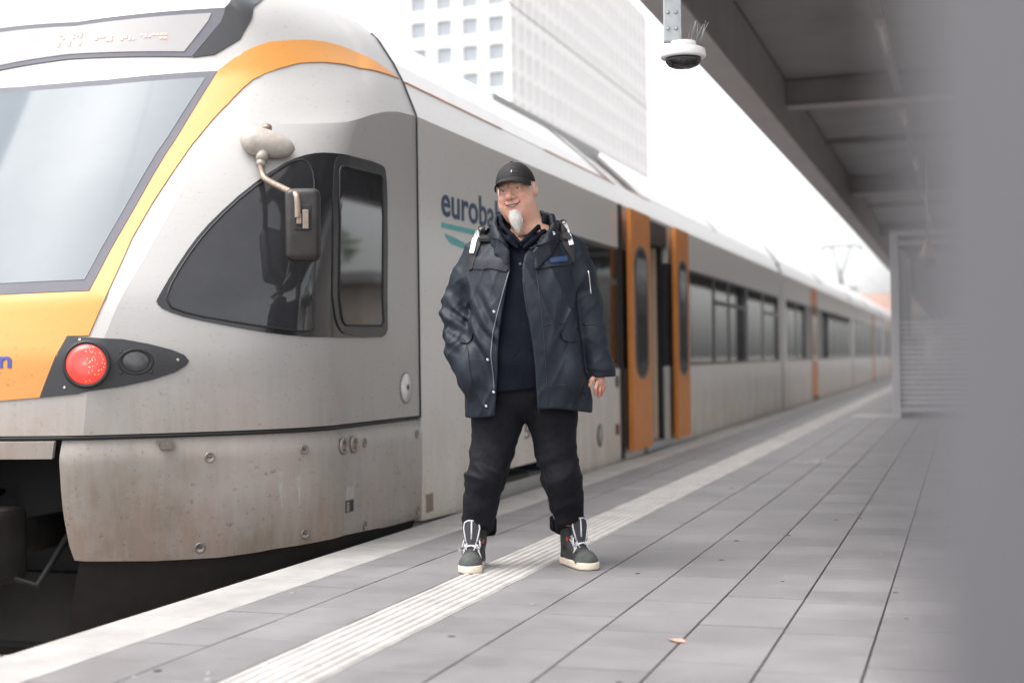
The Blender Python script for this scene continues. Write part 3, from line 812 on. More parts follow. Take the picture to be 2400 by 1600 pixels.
# headlight units, both sides
SA = [.5]
def disc_on(name, s, z, prof, mat, parent, n=28, sx=1.0, sy=1.0, off=0.):
    p = Vector(NP(s, z, off)[0]); q = Vector(NP(s, z, off+.05)[0]); nrm = (q-p).normalized()
    mt = Matrix.Translation(p) @ nrm.to_track_quat('Z', 'Y').to_matrix().to_4x4() @ Matrix.Diagonal((sx, sy, 1, 1))
    return MB().lathe(prof, n, mt).obj(name, mat, parent)
for sg in (1, -1):
    hp = patch('headlight_unit', [(sg*s, z) for s, z in (HEADLIGHT if sg > 0 else reversed(HEADLIGHT))], .007, M['lamp_panel'], train, step=.04, rim=.014)
    disc_on('ring', sg*.381, .964, [(.112,0),(.114,.006),(.108,.012),(.097,.012),(.095,.006)], M['black_rubber'], hp, 40, off=.006)
    disc_on('tail_lamp', sg*.381, .964, [(.095,0),(.094,.012),(.06,.019),(.0,.022)], M['tail_red'], hp, 40, off=.007)
    ld = MB(); rr = random.Random(3)
    c = Vector(NP(sg*.381,.964,.0)[0]); nrm = (Vector(NP(sg*.381,.964,.05)[0])-c).normalized(); qm = nrm.to_track_quat('Z','Y').to_matrix().to_4x4()
    for _ in range(44):
        a = rr.uniform(-1.6,1.6)*sg; rad = .088*math.sqrt(rr.uniform(.02,1))
        x, y = rad*math.cos(a)*sg, rad*math.sin(a)
        if abs(x) > .09: continue
        z = .0325-.012*(rad/.09)**2
        ld.lathe([(.0021,-.004),(.0021,.0),(0,.001)], 6, Matrix.Translation(c) @ qm @ Matrix.Translation((x,y,z)))
    tag(ld.obj('led_dots', M['led_dot'], hp), kind='stuff')
    disc_on('lamp_ring', sg*.464, .974, [(.084,0),(.083,.003),(.076,.004),(.070,.001)], M['black_rubber'], hp, 36, 1, .74, off=.006)
    disc_on('white_lamp', sg*.464, .974, [(.062,0),(.058,.003),(.0,.0045)], M['lens_dark'], hp, 32, 1, .78, off=.007)
    for s, z in SCREWS: disc_on('screw', sg*s, z, [(.0085,0),(.0085,.003),(.005,.0045),(0,.003)], M['bolt'] if z > 1.05 or z < .87 or s > .5 else M['black_rubber'], hp, 10, off=.007)

# cab side windows, both sides
for sg in (1, -1):
    def mm(poly): return [(sg*s, z) for s, z in (poly if sg > 0 else reversed(poly))]
    sw = patch('side_window', mm(rounded(SIDEWIN, 1)), .005, M['black_panel'], train, step=.045, rim=.01)
    patch('front_pane', mm(rounded(QUARTER, 1)), .0075, M['cab_glass'], sw, step=.045, rim=.003)
    patch('drop_window_frame', mm(rounded(DOORFRAME, 1)), .012, M['lamp_panel'], sw, step=.045, rim=.009)
    patch('drop_window_pane', mm(DOORGLASS), .0135, M['cab_glass'], sw, step=.045, rim=.003)
    def edge_tube(poly, off, r, name, mat, closed=True):
        d = dens(poly, .03, 1.8, closed); p = NP([q[0] for q in d],[q[1] for q in d], off)
        if closed: p = np.concatenate([p, p[:2]])
        return MB().tube([tuple(q) for q in p], r, 6, caps=False).obj(name, mat, sw)
    edge_tube(mm(rounded(QUARTER, 1)), .008, .0055, 'seal', M['black_rubber'])
    edge_tube(mm(DOORGLASS), .0145, .006, 'seal', M['black_rubber'])

# seams: the cab joint, the skirt line, small inspection lock
sm = MB()
zz = list(np.linspace(.62, 2.95, 60)); p = NP([1.999]*60, zz, .004)
for a, c in zip(p[:-1], p[1:]): pass
sm.tube([tuple(q+np.array([.0,-.006,0])) for q in p], .0065, 6); sm.obj('cab_joint_seal', M['black_rubber'], train)
d = np.concatenate([np.linspace(-1.99,-.45,60), np.linspace(-.45,.45,20), np.linspace(.45,1.99,60)])
MB().tube([tuple(q) for q in NP(d, [.620]*len(d), -.010)], .0105, 6).obj('skirt_joint_seal', M['black_rubber'], train)
disc_on('round_lock', 1.815, .802, [(.092,0),(.092,.004),(.085,.005)], M['bolt'], train, 32, 1, 1, off=.001)
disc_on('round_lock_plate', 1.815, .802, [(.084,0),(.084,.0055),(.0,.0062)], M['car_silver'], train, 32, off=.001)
disc_on('lock_hole', 1.83, .805, [(.018,0),(.018,.002),(0,.0022)], M['black_rubber'], train, 16, off=.006)

# front skirt, in two wings and a flap over the coupler
SKE = [(.335,.606),(.331,.514),(.334,.378),(.339,.242),(.349,.11),(.362,.04)]
SKB = [(.50,.018),(.62,.015),(.75,.035),(.9,.045),(1.08,.048),(1.5,.03),(1.999,.02)]
def skirtP(s, z, off=0.):
    z = np.atleast_1d(np.asarray(z, float)); k = np.clip((z-.535)/.07, 0, 1)
    return NP(s, z, np.stack([(np.asarray(off)+.010-.03*k)]*3, -1))
for sg in (1, -1):
    poly = [(.335,.606)] + SKE[1:] + SKB + [(1.999,.606)]
    poly = [(sg*s, z) for s, z in (poly if sg > 0 else reversed(poly))]
    sk = patch('front_skirt', poly, 0., M['silver_skirt'], train, mapf=skirtP, step=.05, rim=.03)
    vv = []
    low = [(.372,.03)] + SKB
    a = skirtP([sg*s for s, z in low], [z for s, z in low], -.03); c = a.copy(); c[:,2] = -.10; c[:,0] += sg*-.05; c[:,1] += .03
    e = c.copy(); e[:,2] = -.34; e[:,0] += sg*-.08; e[:,1] += .06
    V = np.concatenate([a, c, e]); n = len(low); F = []
    for i in range(n-1): F += [(i,i+1,n+i+1,n+i),(n+i,n+i+1,2*n+i+1,2*n+i)]
    link('skirt_valance', mesh_from(V, F, 'v', True), sk, M['under'])
    for i, (s, z) in enumerate(BOLTS[:8]):
        s = min(s, 1.955); o = .012
        disc_on('bolt', sg*s, max(z, .07), [(.026,0),(.026,.003),(.021,.0045),(.019,.002)], M['bolt'], sk, 20, off=o)
        disc_on('slot', sg*s, max(z, .07), [(.014,.0),(.013,.0062),(0,.0064)], M['black_rubber'], sk, 8, .9, .16, off=o-.001)
    for s in (1.061, 1.171):
        disc_on('socket', sg*s, .519, [(.046,0),(.046,.012),(.040,.016),(.030,.016),(.027,.006)], M['bolt'], sk, 24, off=.009)
        disc_on('socket_core', sg*s, .519, [(.027,0),(.024,.010),(0,.012)], M['pipe'], sk, 20, off=.010)
    q = [(1.085,.235),(1.165,.235),(1.165,.30),(1.085,.30)]; q = [(sg*s, z) for s, z in (q if sg > 0 else reversed(q))]
    patch('paper_sticker', q, .0015, M['tactile'], sk, mapf=skirtP, step=.03, rim=.002)
    q = [(1.08,.165),(1.165,.165),(1.165,.228),(1.08,.228)]; q = [(sg*s, z) for s, z in (q if sg > 0 else reversed(q))]
    patch('latch_recess', q, .0015, M['black_rubber'], sk, mapf=skirtP, step=.03, rim=.002)
    q = [(1.085,.17),(1.115,.17),(1.115,.222),(1.085,.222)]; q = [(sg*s, z) for s, z in (q if sg > 0 else reversed(q))]
    patch('latch', q, .005, M['bolt'], sk, mapf=skirtP, step=.03, rim=.002)
    # white drip marks
    for (s, z, h, w_) in ((.765,.32,.19,.010),(.82,.31,.15,.009)):
        q = [(s-w_,z+h*.5),(s+w_*.2,z-h*.5),(s+w_,z+h*.52)]; q = [(sg*a, b) for a, b in (q if sg > 0 else reversed(q))]
        patch('limescale_streak', q, .0006, M['streak'] if 'streak' in M else M.setdefault('streak', pm('limescale streak', (.36,.335,.31), .5, .1, .15, 30)), sk, mapf=skirtP, step=.02, rim=.0006)
    p = Vector(NP(sg*.527,.575,.0)[0]); nr = (Vector(NP(sg*.527,.575,.05)[0])-p).normalized(); mt = Matrix.Translation(p) @ nr.to_track_quat('Z','Y').to_matrix().to_4x4()
    bk = MB(); bk.add([mt@Vector(v) for v in ((-.045,.022,0),(.042,.022,0),(.038,-.02,0),(-.026,-.024,0),(-.04,.018,.032),(.036,.018,.032),(.034,-.016,.026),(-.022,-.018,.026))],
                      [(3,2,1,0),(4,5,6,7),(0,1,5,4),(1,2,6,5),(2,3,7,6),(3,0,4,7)]); bk.obj('bracket', M['bolt'], sk)
fl = [(0,.606),(.318,.606),(.310,.525),(0,.525)]
patch('coupler_flap', mirror_full(fl), .012, M['silver_skirt'], train, step=.05, rim=.03)
# coupler bay
cb = MB()
cb.box(TX-.62, TX+.62, 6.5, 6.56, -.55, .62); cb.box(TX-.66, TX-.62, 6.1, 6.5, -.08, .60); cb.box(TX+.62, TX+.66, 6.1, 6.5, -.08, .60); cb.box(TX-.6, TX+.6, 5.85, 6.5, .585, .60)
cb.obj('coupler_bay', M['inside_dark'], train)
cp = MB(); cp.tube([(TX,6.5,.1),(TX,5.9,.1)], .09, 14); cp.box(TX-.2, TX+.2, 5.55, 5.9, -.08, .28, .03); cp.lathe([(.07,0),(.05,.1),(.0,.16)], 16, Matrix.Translation((TX-.08,5.55,.1)) @ Matrix.Rotation(math.pi/2,4,'X'))
cp.obj('coupler', M['dark_steel'], train)
for pts in ([(TX+.33,6.4,.3),(TX+.36,5.98,.12),(TX+.28,5.85,-.1),(TX+.1,5.75,-.02)], [(TX+.45,6.4,.4),(TX+.47,6.1,.28),(TX+.47,6.05,.33)], [(TX-.33,6.4,.3),(TX-.36,5.98,.12),(TX-.28,5.85,-.1)]): MB().tube(pts, .018, 8).obj('air_hose', M['black_rubber'], train)
MB().add([(TX-1.15,6.35,-.12),(TX+1.15,6.35,-.12),(TX+1.2,6.30,-.47),(TX-1.2,6.30,-.47),(TX-1.15,6.43,-.12),(TX+1.15,6.43,-.12),(TX+1.2,6.38,-.47),(TX-1.2,6.38,-.47)], [(0,3,2,1),(4,5,6,7),(0,1,5,4),(1,2,6,5),(2,3,7,6),(3,0,4,7)]).obj('track_plough', M['under'], train)
boxpart('undercarriage', M['under'], train, TX-1.2, TX+1.2, 6.6, 26, -.62, -.14)

# rear view mirror on its bent arm, both sides
for sg in (1, -1):
    p0 = Vector(NP(sg*.556,2.07,.045)[0]); pa = Vector(NP(sg*.479,2.091,.045)[0]); pb = Vector(NP(sg*.666,2.04,.045)[0])
    nn = (Vector(NP(sg*.556,2.07,.1)[0])-Vector(NP(sg*.556,2.07,0)[0])).normalized()
    ax = (pb-pa).normalized(); up = nn.cross(ax).normalized()
    if up.z < 0: up = -up
    mr = empty('mirror', tuple(p0)); mr.parent = train
    L_ = (pb-pa).length
    V = []; F = []; n = 22; prof = []
    for i in range(19):
        t = .5-.5*math.cos(math.pi*i/18); c_ = .36
        r = .080*math.sqrt(max(0, 1-((t-c_)/(1-c_))**2)) if t > c_ else .080*math.sqrt(max(0, 1-((c_-t)/c_)**2))
        prof.append((t, max(r, .004)))
    for t, r in prof:
        c = pa + ax*(L_*t) - p0
        for k in range(n):
            a = 2*math.pi*k/n; V.append(c + up*math.cos(a)*r + nn*math.sin(a)*r*.8)
    for i in range(len(prof)-1):
        for k in range(n): F.append((i*n+k, i*n+(k+1) % n, (i+1)*n+(k+1) % n, (i+1)*n+k))
    bo = link('mirror_base', mesh_from(V, F, 'mirror_base', True), mr, M['mirror_cream'])
    c = up*0
    MB().tube([c+up*.075, c+up*.103], .026, 14).obj('top_cap', M['pipe'], mr)
    MB().tube([c-up*.06, c-up*.115], [.031,.03], 16).obj('collar', M['mirror_cream'], mr)
    MB().tube([c-up*.11, c-up*.145], .023, 14).obj('lower_collar', M['mirror_cream'], mr)
    # arm, then the mirror shell hanging clear of the window
    hY = 6.30; hx = TX + sg*1.47; hz = 1.655
    e0 = c - up*.14; e0w = p0 + e0
    H = Vector((hx, hY, hz+.15)); q = lambda t, z: Vector((e0w.x+(H.x-e0w.x)*t, e0w.y+(H.y-e0w.y)*t, z))
    path = [e0w, q(.06, e0w.z-.06), q(.18, e0w.z-.085), q(.80, hz+.145), q(.97, hz+.125), q(1.0, hz+.09), Vector((hx, hY, hz+.01))]
    # smooth the path
    for _ in range(2):
        o = [path[0]]
        for a, b in zip(path[:-1], path[1:]): o += [a*.75+b*.25, a*.25+b*.75]
        path = o+[path[-1]]
    MB().tube([q-p0 for q in path], .0165, 12).obj('arm', M['pipe'], mr)
    hm = Matrix.Translation(Vector((hx, hY+.055, hz-.02))-p0) @ Matrix.Rotation(sg*R(24), 4, 'Z')
    bm = bmesh.new(); bmesh.ops.create_cube(bm, size=1)
    for q in bm.verts: q.co = Vector((q.co.x*.172, q.co.y*.085, q.co.z*.36))
    bmesh.ops.bevel(bm, geom=bm.edges[:], offset=.036, segments=5, profile=.5, affect='EDGES')
    for q in bm.verts: q.co = hm @ q.co
    me = bpy.data.meshes.new('mirror_shell'); bm.to_mesh(me); bm.free(); smooth(me); link('mirror_shell', me, mr, M['mirror_black'])
    rm = MB(); rm.box(-.042,.042,-.048,-.040,-.03,.095,.004, M=hm @ Matrix.Translation((.0,0,0))); rm.obj('clamp_recess', M['black_rubber'], mr)
    km = MB(); km.box(-.03,-.005,-.060,-.046,.0,.05,.003, M=hm); km.box(.0,.03,-.066,-.046,-.025,.07,.004, M=hm); km.obj('clamp', M['pipe'], mr)
    mg = MB(); mg.box(-.055,.055,.0405,.044,-.15,.15,.003, M=hm); mg.obj('mirror_glass', M['steel'], mr)

# thin marker number on the front and eurobahn lettering
def text_mesh(body, size, mat, extrude=.001, bold=.0, sx=1.0):
    cu = bpy.data.curves.new('txt', 'FONT'); cu.body = body; cu.size = size; cu.extrude = extrude; cu.offset = bold; cu.resolution_u = 3
    o = bpy.data.objects.new('txt', cu); COL.objects.link(o)
    dg = bpy.context.evaluated_depsgraph_get(); me = bpy.data.meshes.new_from_object(o.evaluated_get(dg))
    bpy.data.objects.remove(o); bpy.data.curves.remove(cu)
    for v in me.vertices: v.co.x *= sx
    me.materials.clear(); me.materials.append(mat)
    return me
def letters(me):
    bm = bmesh.new(); bm.from_mesh(me); bmesh.ops.remove_doubles(bm, verts=bm.verts, dist=1e-6); left = set(bm.verts); mat = me.materials[0]
    while left:
        st_ = [left.pop()]; isl = []
        while st_:
            v = st_.pop(); isl.append(v)
            for e in v.link_edges:
                w = e.other_vert(v)
                if w in left: left.discard(w); st_.append(w)
        ix = {v: i for i, v in enumerate(isl)}
        fs = {f for v in isl for f in v.link_faces}
        link('letter', mesh_from([v.co for v in isl], [[ix[v] for v in f.verts] for f in fs], 'letter'), train, mat)
    bm.free(); bpy.data.meshes.remove(me)
def side_text(body, size, y, z, mat, width=None, bold=0.):
    me = text_mesh(body, size, mat, bold=bold)
    xs = [v.co.x for v in me.vertices]; k = width/(max(xs)-min(xs)) if width else 1; x0 = min(xs)
    for v in me.vertices: v.co = Vector((TX+1.442+.0005+v.co.z, y+(v.co.x-x0)*k, z+v.co.y))
    return letters(me)
side_text('eurobahn', .285, 8.38, 1.875, M['navy_text'], 1.42, .004)
def side_quad(name, pts, mat, off=.0025):
    MB().add([(TX+1.44+off, y, z) for y, z in pts]+[(TX+1.438, y, z) for y, z in pts], [tuple(range(len(pts)))]+[(i,(i+1) % len(pts),(i+1) % len(pts)+len(pts),i+len(pts)) for i in range(len(pts))]).obj(name, mat, train)
side_quad('underline', [(8.38,1.795),(9.8,1.80),(9.8,1.835),(8.38,1.828)], M['teal'])
side_quad('underline', [(8.46,1.735),(8.55,1.705),(8.8,1.69),(9.3,1.69),(9.3,1.72),(8.85,1.725),(8.6,1.75),(8.44,1.762)], M['teal'])
side_text('ET 5.17', .15, 9.58, .37, M['lens_dark'], 1.1)
side_text('Sandhahn', .03, 7.0, .425, M['lens_dark'])
# front lettering wraps the nose
me = text_mesh('eurobahn', .105, M['blue_text'], bold=.002)
xs = [v.co.x for v in me.vertices]; w0, w1 = min(xs), max(xs)
for v in me.vertices:
    wv = (v.co.x-w0)/(w1-w0)*.58-.30; zt = .955+v.co.y; wc_ = float(_i(zt, WC))
    v.co = Vector(NP(wv/wc_*.4, zt, .0085+v.co.z)[0])
letters(me)
wc_ = .64
for (a, c, z0, z1) in ((-.30,.275,.888,.905),(-.30,.10,.86,.874)):
    patch('underline', [(a/wc_*.4,z0),(c/wc_*.4,z0),(c/wc_*.4,z1),(a/wc_*.4,z1)], .0055, M['teal'], train, step=.05, rim=.003)

# ---- cars
XR = TX+1.44
def wall_strip(mb, sg, ya, yb, z0a, z0b, z1, th=.06, w=1.44):
    xo = TX+sg*w; xi = TX+sg*(w-th)
    mb.add([(xo,ya,z0a),(xo,yb,z0b),(xo,yb,z1),(xo,ya,z1),(xi,ya,z0a),(xi,yb,z0b),(xi,yb,z1),(xi,ya,z1)],
           [(0,1,2,3),(7,6,5,4),(0,4,5,1),(3,2,6,7),(0,3,7,4),(1,5,6,2)])
ZW0, ZW1, ZTOP = .86, 2.0, 2.43
def spans(y0, y1, cuts):
    out = []; y = y0
    for a, b in sorted(cuts):
        if b <= y0 or a >= y1: continue
        if a > y: out.append((y, a))
        y = max(y, b)
    if y < y1: out.append((y, y1))
    return out
def car(y0, y1, doors, wins, arch=(), detail=True):
    nm = 'car_body'
    body = MB()
    dcut = [(a, b) for a, b, o in doors]
    for sg in (1, -1):
        for (a, b) in spans(y0, y1, dcut):
            bp_ = sorted(set([a, b] + [q[0] for q in arch if a < q[0] < b]))
            for c, d in zip(bp_[:-1], bp_[1:]):
                def bz(y): return float(np.interp(y, [q[0] for q in arch], [q[1] for q in arch])) if arch else -.02
                wall_strip(body, sg, c, d, bz(c), bz(d), ZW0)
            wall_strip(body, sg, a, b, ZW1, ZW1, ZTOP)
        for (a, b) in dcut: wall_strip(body, sg, a, b, 2.395, 2.395, ZTOP)
        for (a, b) in spans(y0, y1, [(min(w[0] for w in wins)-.12, max(w[1] for w in wins)+.12)] if wins else []):
            for (c, d) in spans(a, b, dcut): wall_strip(body, sg, c, d, ZW0, ZW0, ZW1)
        # shoulder and roof
        sec = [(1.44,2.43),(1.355,2.642),(1.30,2.66),(1.15,2.80),(.9,2.92),(.5,2.99),(0,3.0)]
        for (wa, za), (wb, zb) in zip(sec[:-1], sec[1:]):
            body.add([(TX+sg*wa,y0,za),(TX+sg*wa,y1,za),(TX+sg*wb,y1,zb),(TX+sg*wb,y0,zb)], [(0,1,2,3)])
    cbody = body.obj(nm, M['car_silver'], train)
    ib = MB(); ib.box(TX-1.37, TX+1.37, y0+.01, y1-.01, -.12, .06); ib.box(TX-1.37, TX+1.37, y0+.01, y1-.01, 2.42, 2.44)
    ib.obj('floor_and_ceiling', M['inside_pale'], cbody)
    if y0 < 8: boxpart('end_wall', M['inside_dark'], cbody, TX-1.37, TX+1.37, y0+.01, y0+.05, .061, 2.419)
    # glazing band
    if wins:
        a0 = min(w[0] for w in wins)-.12; b0 = max(w[1] for w in wins)+.12
        solid = spans(a0, b0, [(w[0], w[1]) for w in wins]+dcut)
        for sg in (1, -1):
            for (a, b) in solid:
                mb = MB(); wall_strip(mb, sg, a, b, ZW0+.001, ZW0+.001, ZW1-.001, .07, 1.436); mb.obj('window_pillar', M['pillar'], cbody)
            for (a, b, hop) in wins:
                mb = MB(); wall_strip(mb, sg, a+.001, b-.001, ZW0+.035, ZW0+.035, ZW1-.035, .012, 1.43); pn = mb.obj('window_pane', M['glass'], cbody)
                mb = MB(); wall_strip(mb, sg, a+.001, b-.001, ZW0+.001, ZW0+.001, ZW0+.034, .05, 1.434); mb.obj('window_rail', M['pillar'], cbody)
                mb = MB(); wall_strip(mb, sg, a+.001, b-.001, ZW1-.034, ZW1-.034, ZW1-.001, .05, 1.434); mb.obj('window_rail', M['pillar'], cbody)
                if hop:
                    mb = MB(); wall_strip(mb, sg, a+.001, b-.001, 1.64, 1.64, 1.70, .03, 1.434); mb.obj('hopper_bar', M['pillar'], cbody)
    return cbody

def leaf(sg, ya, yb, w, par, z0=.07, z1=2.39):
    e = MB(); wall_strip(e, sg, ya, yb, z0, z0, z1, .045, w)
    o = e.obj('door_leaf', M['orange_door'], par)
    m = (ya+yb)/2; hw = (yb-ya)*.27; zc0, zc1 = .78, 2.02
    pts = [(m-hw, zc0+hw*.8)] + [(m+hw*math.cos(a), zc0+hw*.8+hw*.8*math.sin(a)) for a in np.linspace(math.pi, 2*math.pi, 9)] + [(m+hw*math.cos(a), zc1-hw*.8+hw*.8*math.sin(a)) for a in np.linspace(0, math.pi, 9)]
    def plate(pts, off, mat, nm2, d=.004):
        n = len(pts); x1 = TX+sg*(w+off); x0 = TX+sg*(w+off-d)
        MB().add([(x1,y,z) for y, z in pts]+[(x0,y,z) for y, z in pts], [tuple(range(n))]+[(i,(i+1) % n,(i+1) % n+n,i+n) for i in range(n)]).obj(nm2, mat, o)
    cyy = [p[0] for p in pts]; k = 1.35
    plate([((y-m)*k+m, (z-1.4)*1.055+1.4) for y, z in pts], .003, M['lamp_panel'], 'window_frame')
    plate(pts, .006, M['cab_glass'], 'window_pane')
    return o

arch1 = [(7.97,.0),(8.75,-.02),(8.9,.05),(9.15,.15),(9.6,.18),(10.75,.18),(11.05,.10),(11.2,-.02),(25.7,-.02)]
car1 = car(7.985, 25.55, [(14.17,15.50,True)], [(10.6,11.75,True),(11.9,13.1,True),(16.80,18.45,False),(18.62,19.68,True),(19.85,21.35,True),(21.55,23.15,False),(23.32,25.2,True)], arch1)
leaf(1, 13.30, 14.16, 1.535, train); leaf(1, 15.51, 16.27, 1.535, train)
boxpart('door_seal', M['black_rubber'], train, XR-.06, XR+.012, 13.16, 13.29, .0, 2.42)
boxpart('door_header', M['black_rubber'], train, XR-.35, XR-.004, 14.19, 15.48, 2.16, 2.40)
boxpart('door_jamb', M['black_rubber'], train, XR-.13, XR-.065, 15.4, 15.62, .07, 2.394)
boxpart('partition', M['interior'], train, XR-.95, XR-.10, 15.30, 15.36, .07, 2.15)
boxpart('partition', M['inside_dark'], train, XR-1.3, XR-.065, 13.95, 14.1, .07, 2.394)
boxpart('door_step', M['steel'], train, XR-.5, XR+.035, 14.20, 15.47, .0, .062)
disc_y = lambda name, y, z, r, mat, t=.006: MB().lathe([(r,0),(r,t),(r*.9,t+.002),(0,t+.002)], 28, Matrix.Translation((XR, y, z)) @ Matrix.Rotation(math.pi/2,4,'Y')).obj(name, mat, train)
disc_y('filler_ring', 12.35, .27, .10, M['pillar']); disc_y('filler_cap', 12.35, .27, .085, M['bolt'], .009)
disc_y('lock', 13.03, .74, .06, M['pillar'])
side_quad('warning_sticker', [(12.95,.24),(13.1,.24),(13.1,.34),(12.95,.34)], pm('maroon sticker', (.16,.03,.03), .5))
side_quad('warning_sticker', [(8.05,.04),(8.17,.04),(8.17,.15),(8.05,.15)], M['pipe'])
# bogie seen through the arch
bg_ = MB(); bg_.box(XR-.35, XR-.12, 8.8, 11.1, -.30, -.08, .03); bg_.box(XR-.30, XR-.08, 9.55, 10.5, -.08, .1, .03)
bg_.obj('bogie_frame', M['dark_steel'], train)
for y in (9.1, 10.8):
    MB().lathe([(.42,0),(.42,.05),(.38,.07),(.36,.13),(.1,.13),(.08,.16),(0,.16)], 36, Matrix.Translation((TX+.68, y, -.33)) @ Matrix.Rotation(math.pi/2,4,'Y')).obj('wheel', M['dark_steel'], train)
MB().tube([(XR-.2,9.7,-.02),(XR-.2,9.7,.22)], .09, 14).obj('air_spring', M['under'], train)
# seats
seat = MB(); seat.box(-.22,.22,-.05,.05,.5,1.25,.03); seat.box(-.22,.22,-.45,-.05,.42,.52,.03); seat.box(-.16,.16,-.4,-.1,.061,.43,.02)
sme = seat.mesh('seat'); sme.materials.append(M['seat'])
for y in (11.5, 13.0, 17.6, 19.0, 20.5, 22.2, 23.9, 24.9):
    for x in (-1.05, -.55, .55, 1.05): link('seat', sme, car1, None, (TX+x, y, .0))
# grab poles
for y in (16.0, 18.5, 21.4): MB().tube([(TX+.6,y,.06),(TX+.6,y,2.42)], .018, 8).obj('grab_pole', M['orange_door'], car1)

# gangways and following cars
def gangway(y): MB().box(TX-1.39, TX-1.2, y-.14, y+.14, -.05, 2.62).box(TX+1.2, TX+1.39, y-.14, y+.14, -.05, 2.62).box(TX-1.2, TX+1.2, y-.14, y+.14, 2.3, 2.62).box(TX-1.2, TX+1.2, y-.14, y+.14, -.05, .06).obj('gangway', M['black_rubber'], train)
gangway(25.70)
def later(y0, d0, detail=True):
    wl2 = []
    y = y0+.6
    while y+1.5 < y0+15.9:
        if not (y+1.5 > d0-.15 and y < d0+1.45): wl2.append((y, y+1.5, False))
        y += 1.68
    c = car(y0, y0+16.1, [(d0, d0+1.32, False)], wl2, (), detail)
    for sg in (1, -1): leaf(sg, d0+.005, d0+.655, 1.445, c); leaf(sg, d0+.665, d0+1.315, 1.445, c)
    return c
y = 25.84
for k in range(6):
    later(y, y+4.9 if k % 2 == 0 else y+9.5); gangway(y+16.24); y += 16.38

# roof fairings: pale panels with slanted ends
FS = [(1.352,2.650),(1.30,2.762),(1.19,2.921),(1.05,3.045),(.86,3.12)]
def fairing(ya, yb, cut0, cut1, both=True):
    for sg in ((1, -1) if both else (1,)):
        mb = MB(); n = len(FS); V = []
        zs = [f[1] for f in FS]; t = [(z-zs[0])/(zs[-1]-zs[0]) for z in zs]
        for (w, z), u in zip(FS, t): V += [(TX+sg*w, ya+cut0*u, z), (TX+sg*w, yb+cut1*u, z)]
        for (w, z), u in zip(FS, t): V += [(TX+sg*(w-.03), ya+cut0*u, z-.02), (TX+sg*(w-.03), yb+cut1*u, z-.02)]
        F = []
        for i in range(n-1): F += [(2*i,2*i+1,2*i+3,2*i+2),(2*n+2*i+2,2*n+2*i+3,2*n+2*i+1,2*n+2*i),(2*i,2*i+2,2*n+2*i+2,2*n+2*i),(2*i+1,2*n+2*i+1,2*n+2*i+3,2*i+3)]
        F += [(0,2*n,2*n+1,1),(2*n-2,2*n-1,4*n-1,4*n-2)]
        mb.add(V, F, False); mb.obj('roof_fairing', M['roof_white'], train)
fairing(7.99, 13.0, 0, -2.3); fairing(13.35, 13.48, -2.3, -2.3); fairing(14.6, 19.2, -1.9, -1.2); fairing(19.4, 25.5, -1.2, -1.2)
y = 25.84
for k in range(6):
    fairing(y+.05, y+7.6, -.6, -1.2); fairing(y+8.4, y+16.0, -1.2, -.5); y += 16.38
for (ya, yb) in ((10.3, 13.6),): boxpart('roof_unit', M['steel'], train, TX-1.0, TX+1.16, ya, yb, 2.70, 3.0)
boxpart('roof_unit', M['roof_white'], train, TX-.85, TX+.85, 8.3, 25.3, 2.95, 3.10)
FS0 = FS; FS = [(1.30,2.655),(1.245,2.755),(1.14,2.90),(1.0,3.01),(.82,3.08)]
def recess(ya, yb):
    n0 = len(bpy.data.objects); fairing(ya, yb, 0, 0)
recess(10.2, 15.6)
FS = FS0
# orange hairline along the gutter
for (ya, yb) in ((8.0, 9.9), (11.0, 13.4), (14.4, 15.0)): MB().tube([(TX+1.358, ya, 2.648), (TX+1.358, yb, 2.648)], .0035, 6).obj('gutter_line', M['orange_door'], train)
# aerials on the roof
MB().tube([(TX+.35,6.95,3.15),(TX+.33,6.9,3.75)], [.012,.006], 8).obj('aerial', M['steel'], train)

# pantograph raised on the third car
pg = empty('pantograph', (TX, 56.5, 3.0)); pg.parent = train
MB().box(-.6,.6,-.5,.5,.45,.55).obj('base', M['mast'], pg)
for x in (-.35,.35): MB().tube([(x,0,.05),(x,0,.45)], [.07,.05], 8).obj('insulator', M['mast'], pg)
MB().tube([(0,.1,.55),(0,-.4,.95)], .08, 8).obj('lower_arm', M['mast'], pg)
MB().tube([(0,-.4,.95),(-.35,.3,2.15)], .045, 8).obj('upper_arm', M['mast'], pg)
MB().tube([(0,-.4,.95),(.35,.3,2.15)], .045, 8).obj('upper_arm', M['mast'], pg)
MB().tube([(-.82,.3,2.06),(-.66,.3,2.2),(-.3,.3,2.23),(.3,.3,2.23),(.66,.3,2.2),(.82,.3,2.06)], .05, 8).obj('collector_head', M['mast'], pg)
# ================================================================== the man (signed distance fields -> meshes)
_NT = RNG.random((48, 48, 48))
def vnoise(x, y, z):
    xi = np.floor(x).astype(int); yi = np.floor(y).astype(int); zi = np.floor(z).astype(int)
    fx = x-xi; fy = y-yi; fz = z-zi
    fx = fx*fx*(3-2*fx); fy = fy*fy*(3-2*fy); fz = fz*fz*(3-2*fz)
    g = lambda a, b, c: _NT[(xi+a) % 48, (yi+b) % 48, (zi+c) % 48]
    l = lambda a, b, t: a+(b-a)*t
    return l(l(l(g(0,0,0), g(1,0,0), fx), l(g(0,1,0), g(1,1,0), fx), fy), l(l(g(0,0,1), g(1,0,1), fx), l(g(0,1,1), g(1,1,1), fx), fy), fz)*2-1
def smin(a, b, k):
    h = np.clip(.5+.5*(b-a)/k, 0, 1)
    return b+(a-b)*h-k*h*(1-h)
def smax(a, b, k): return -smin(-a, -b, k)
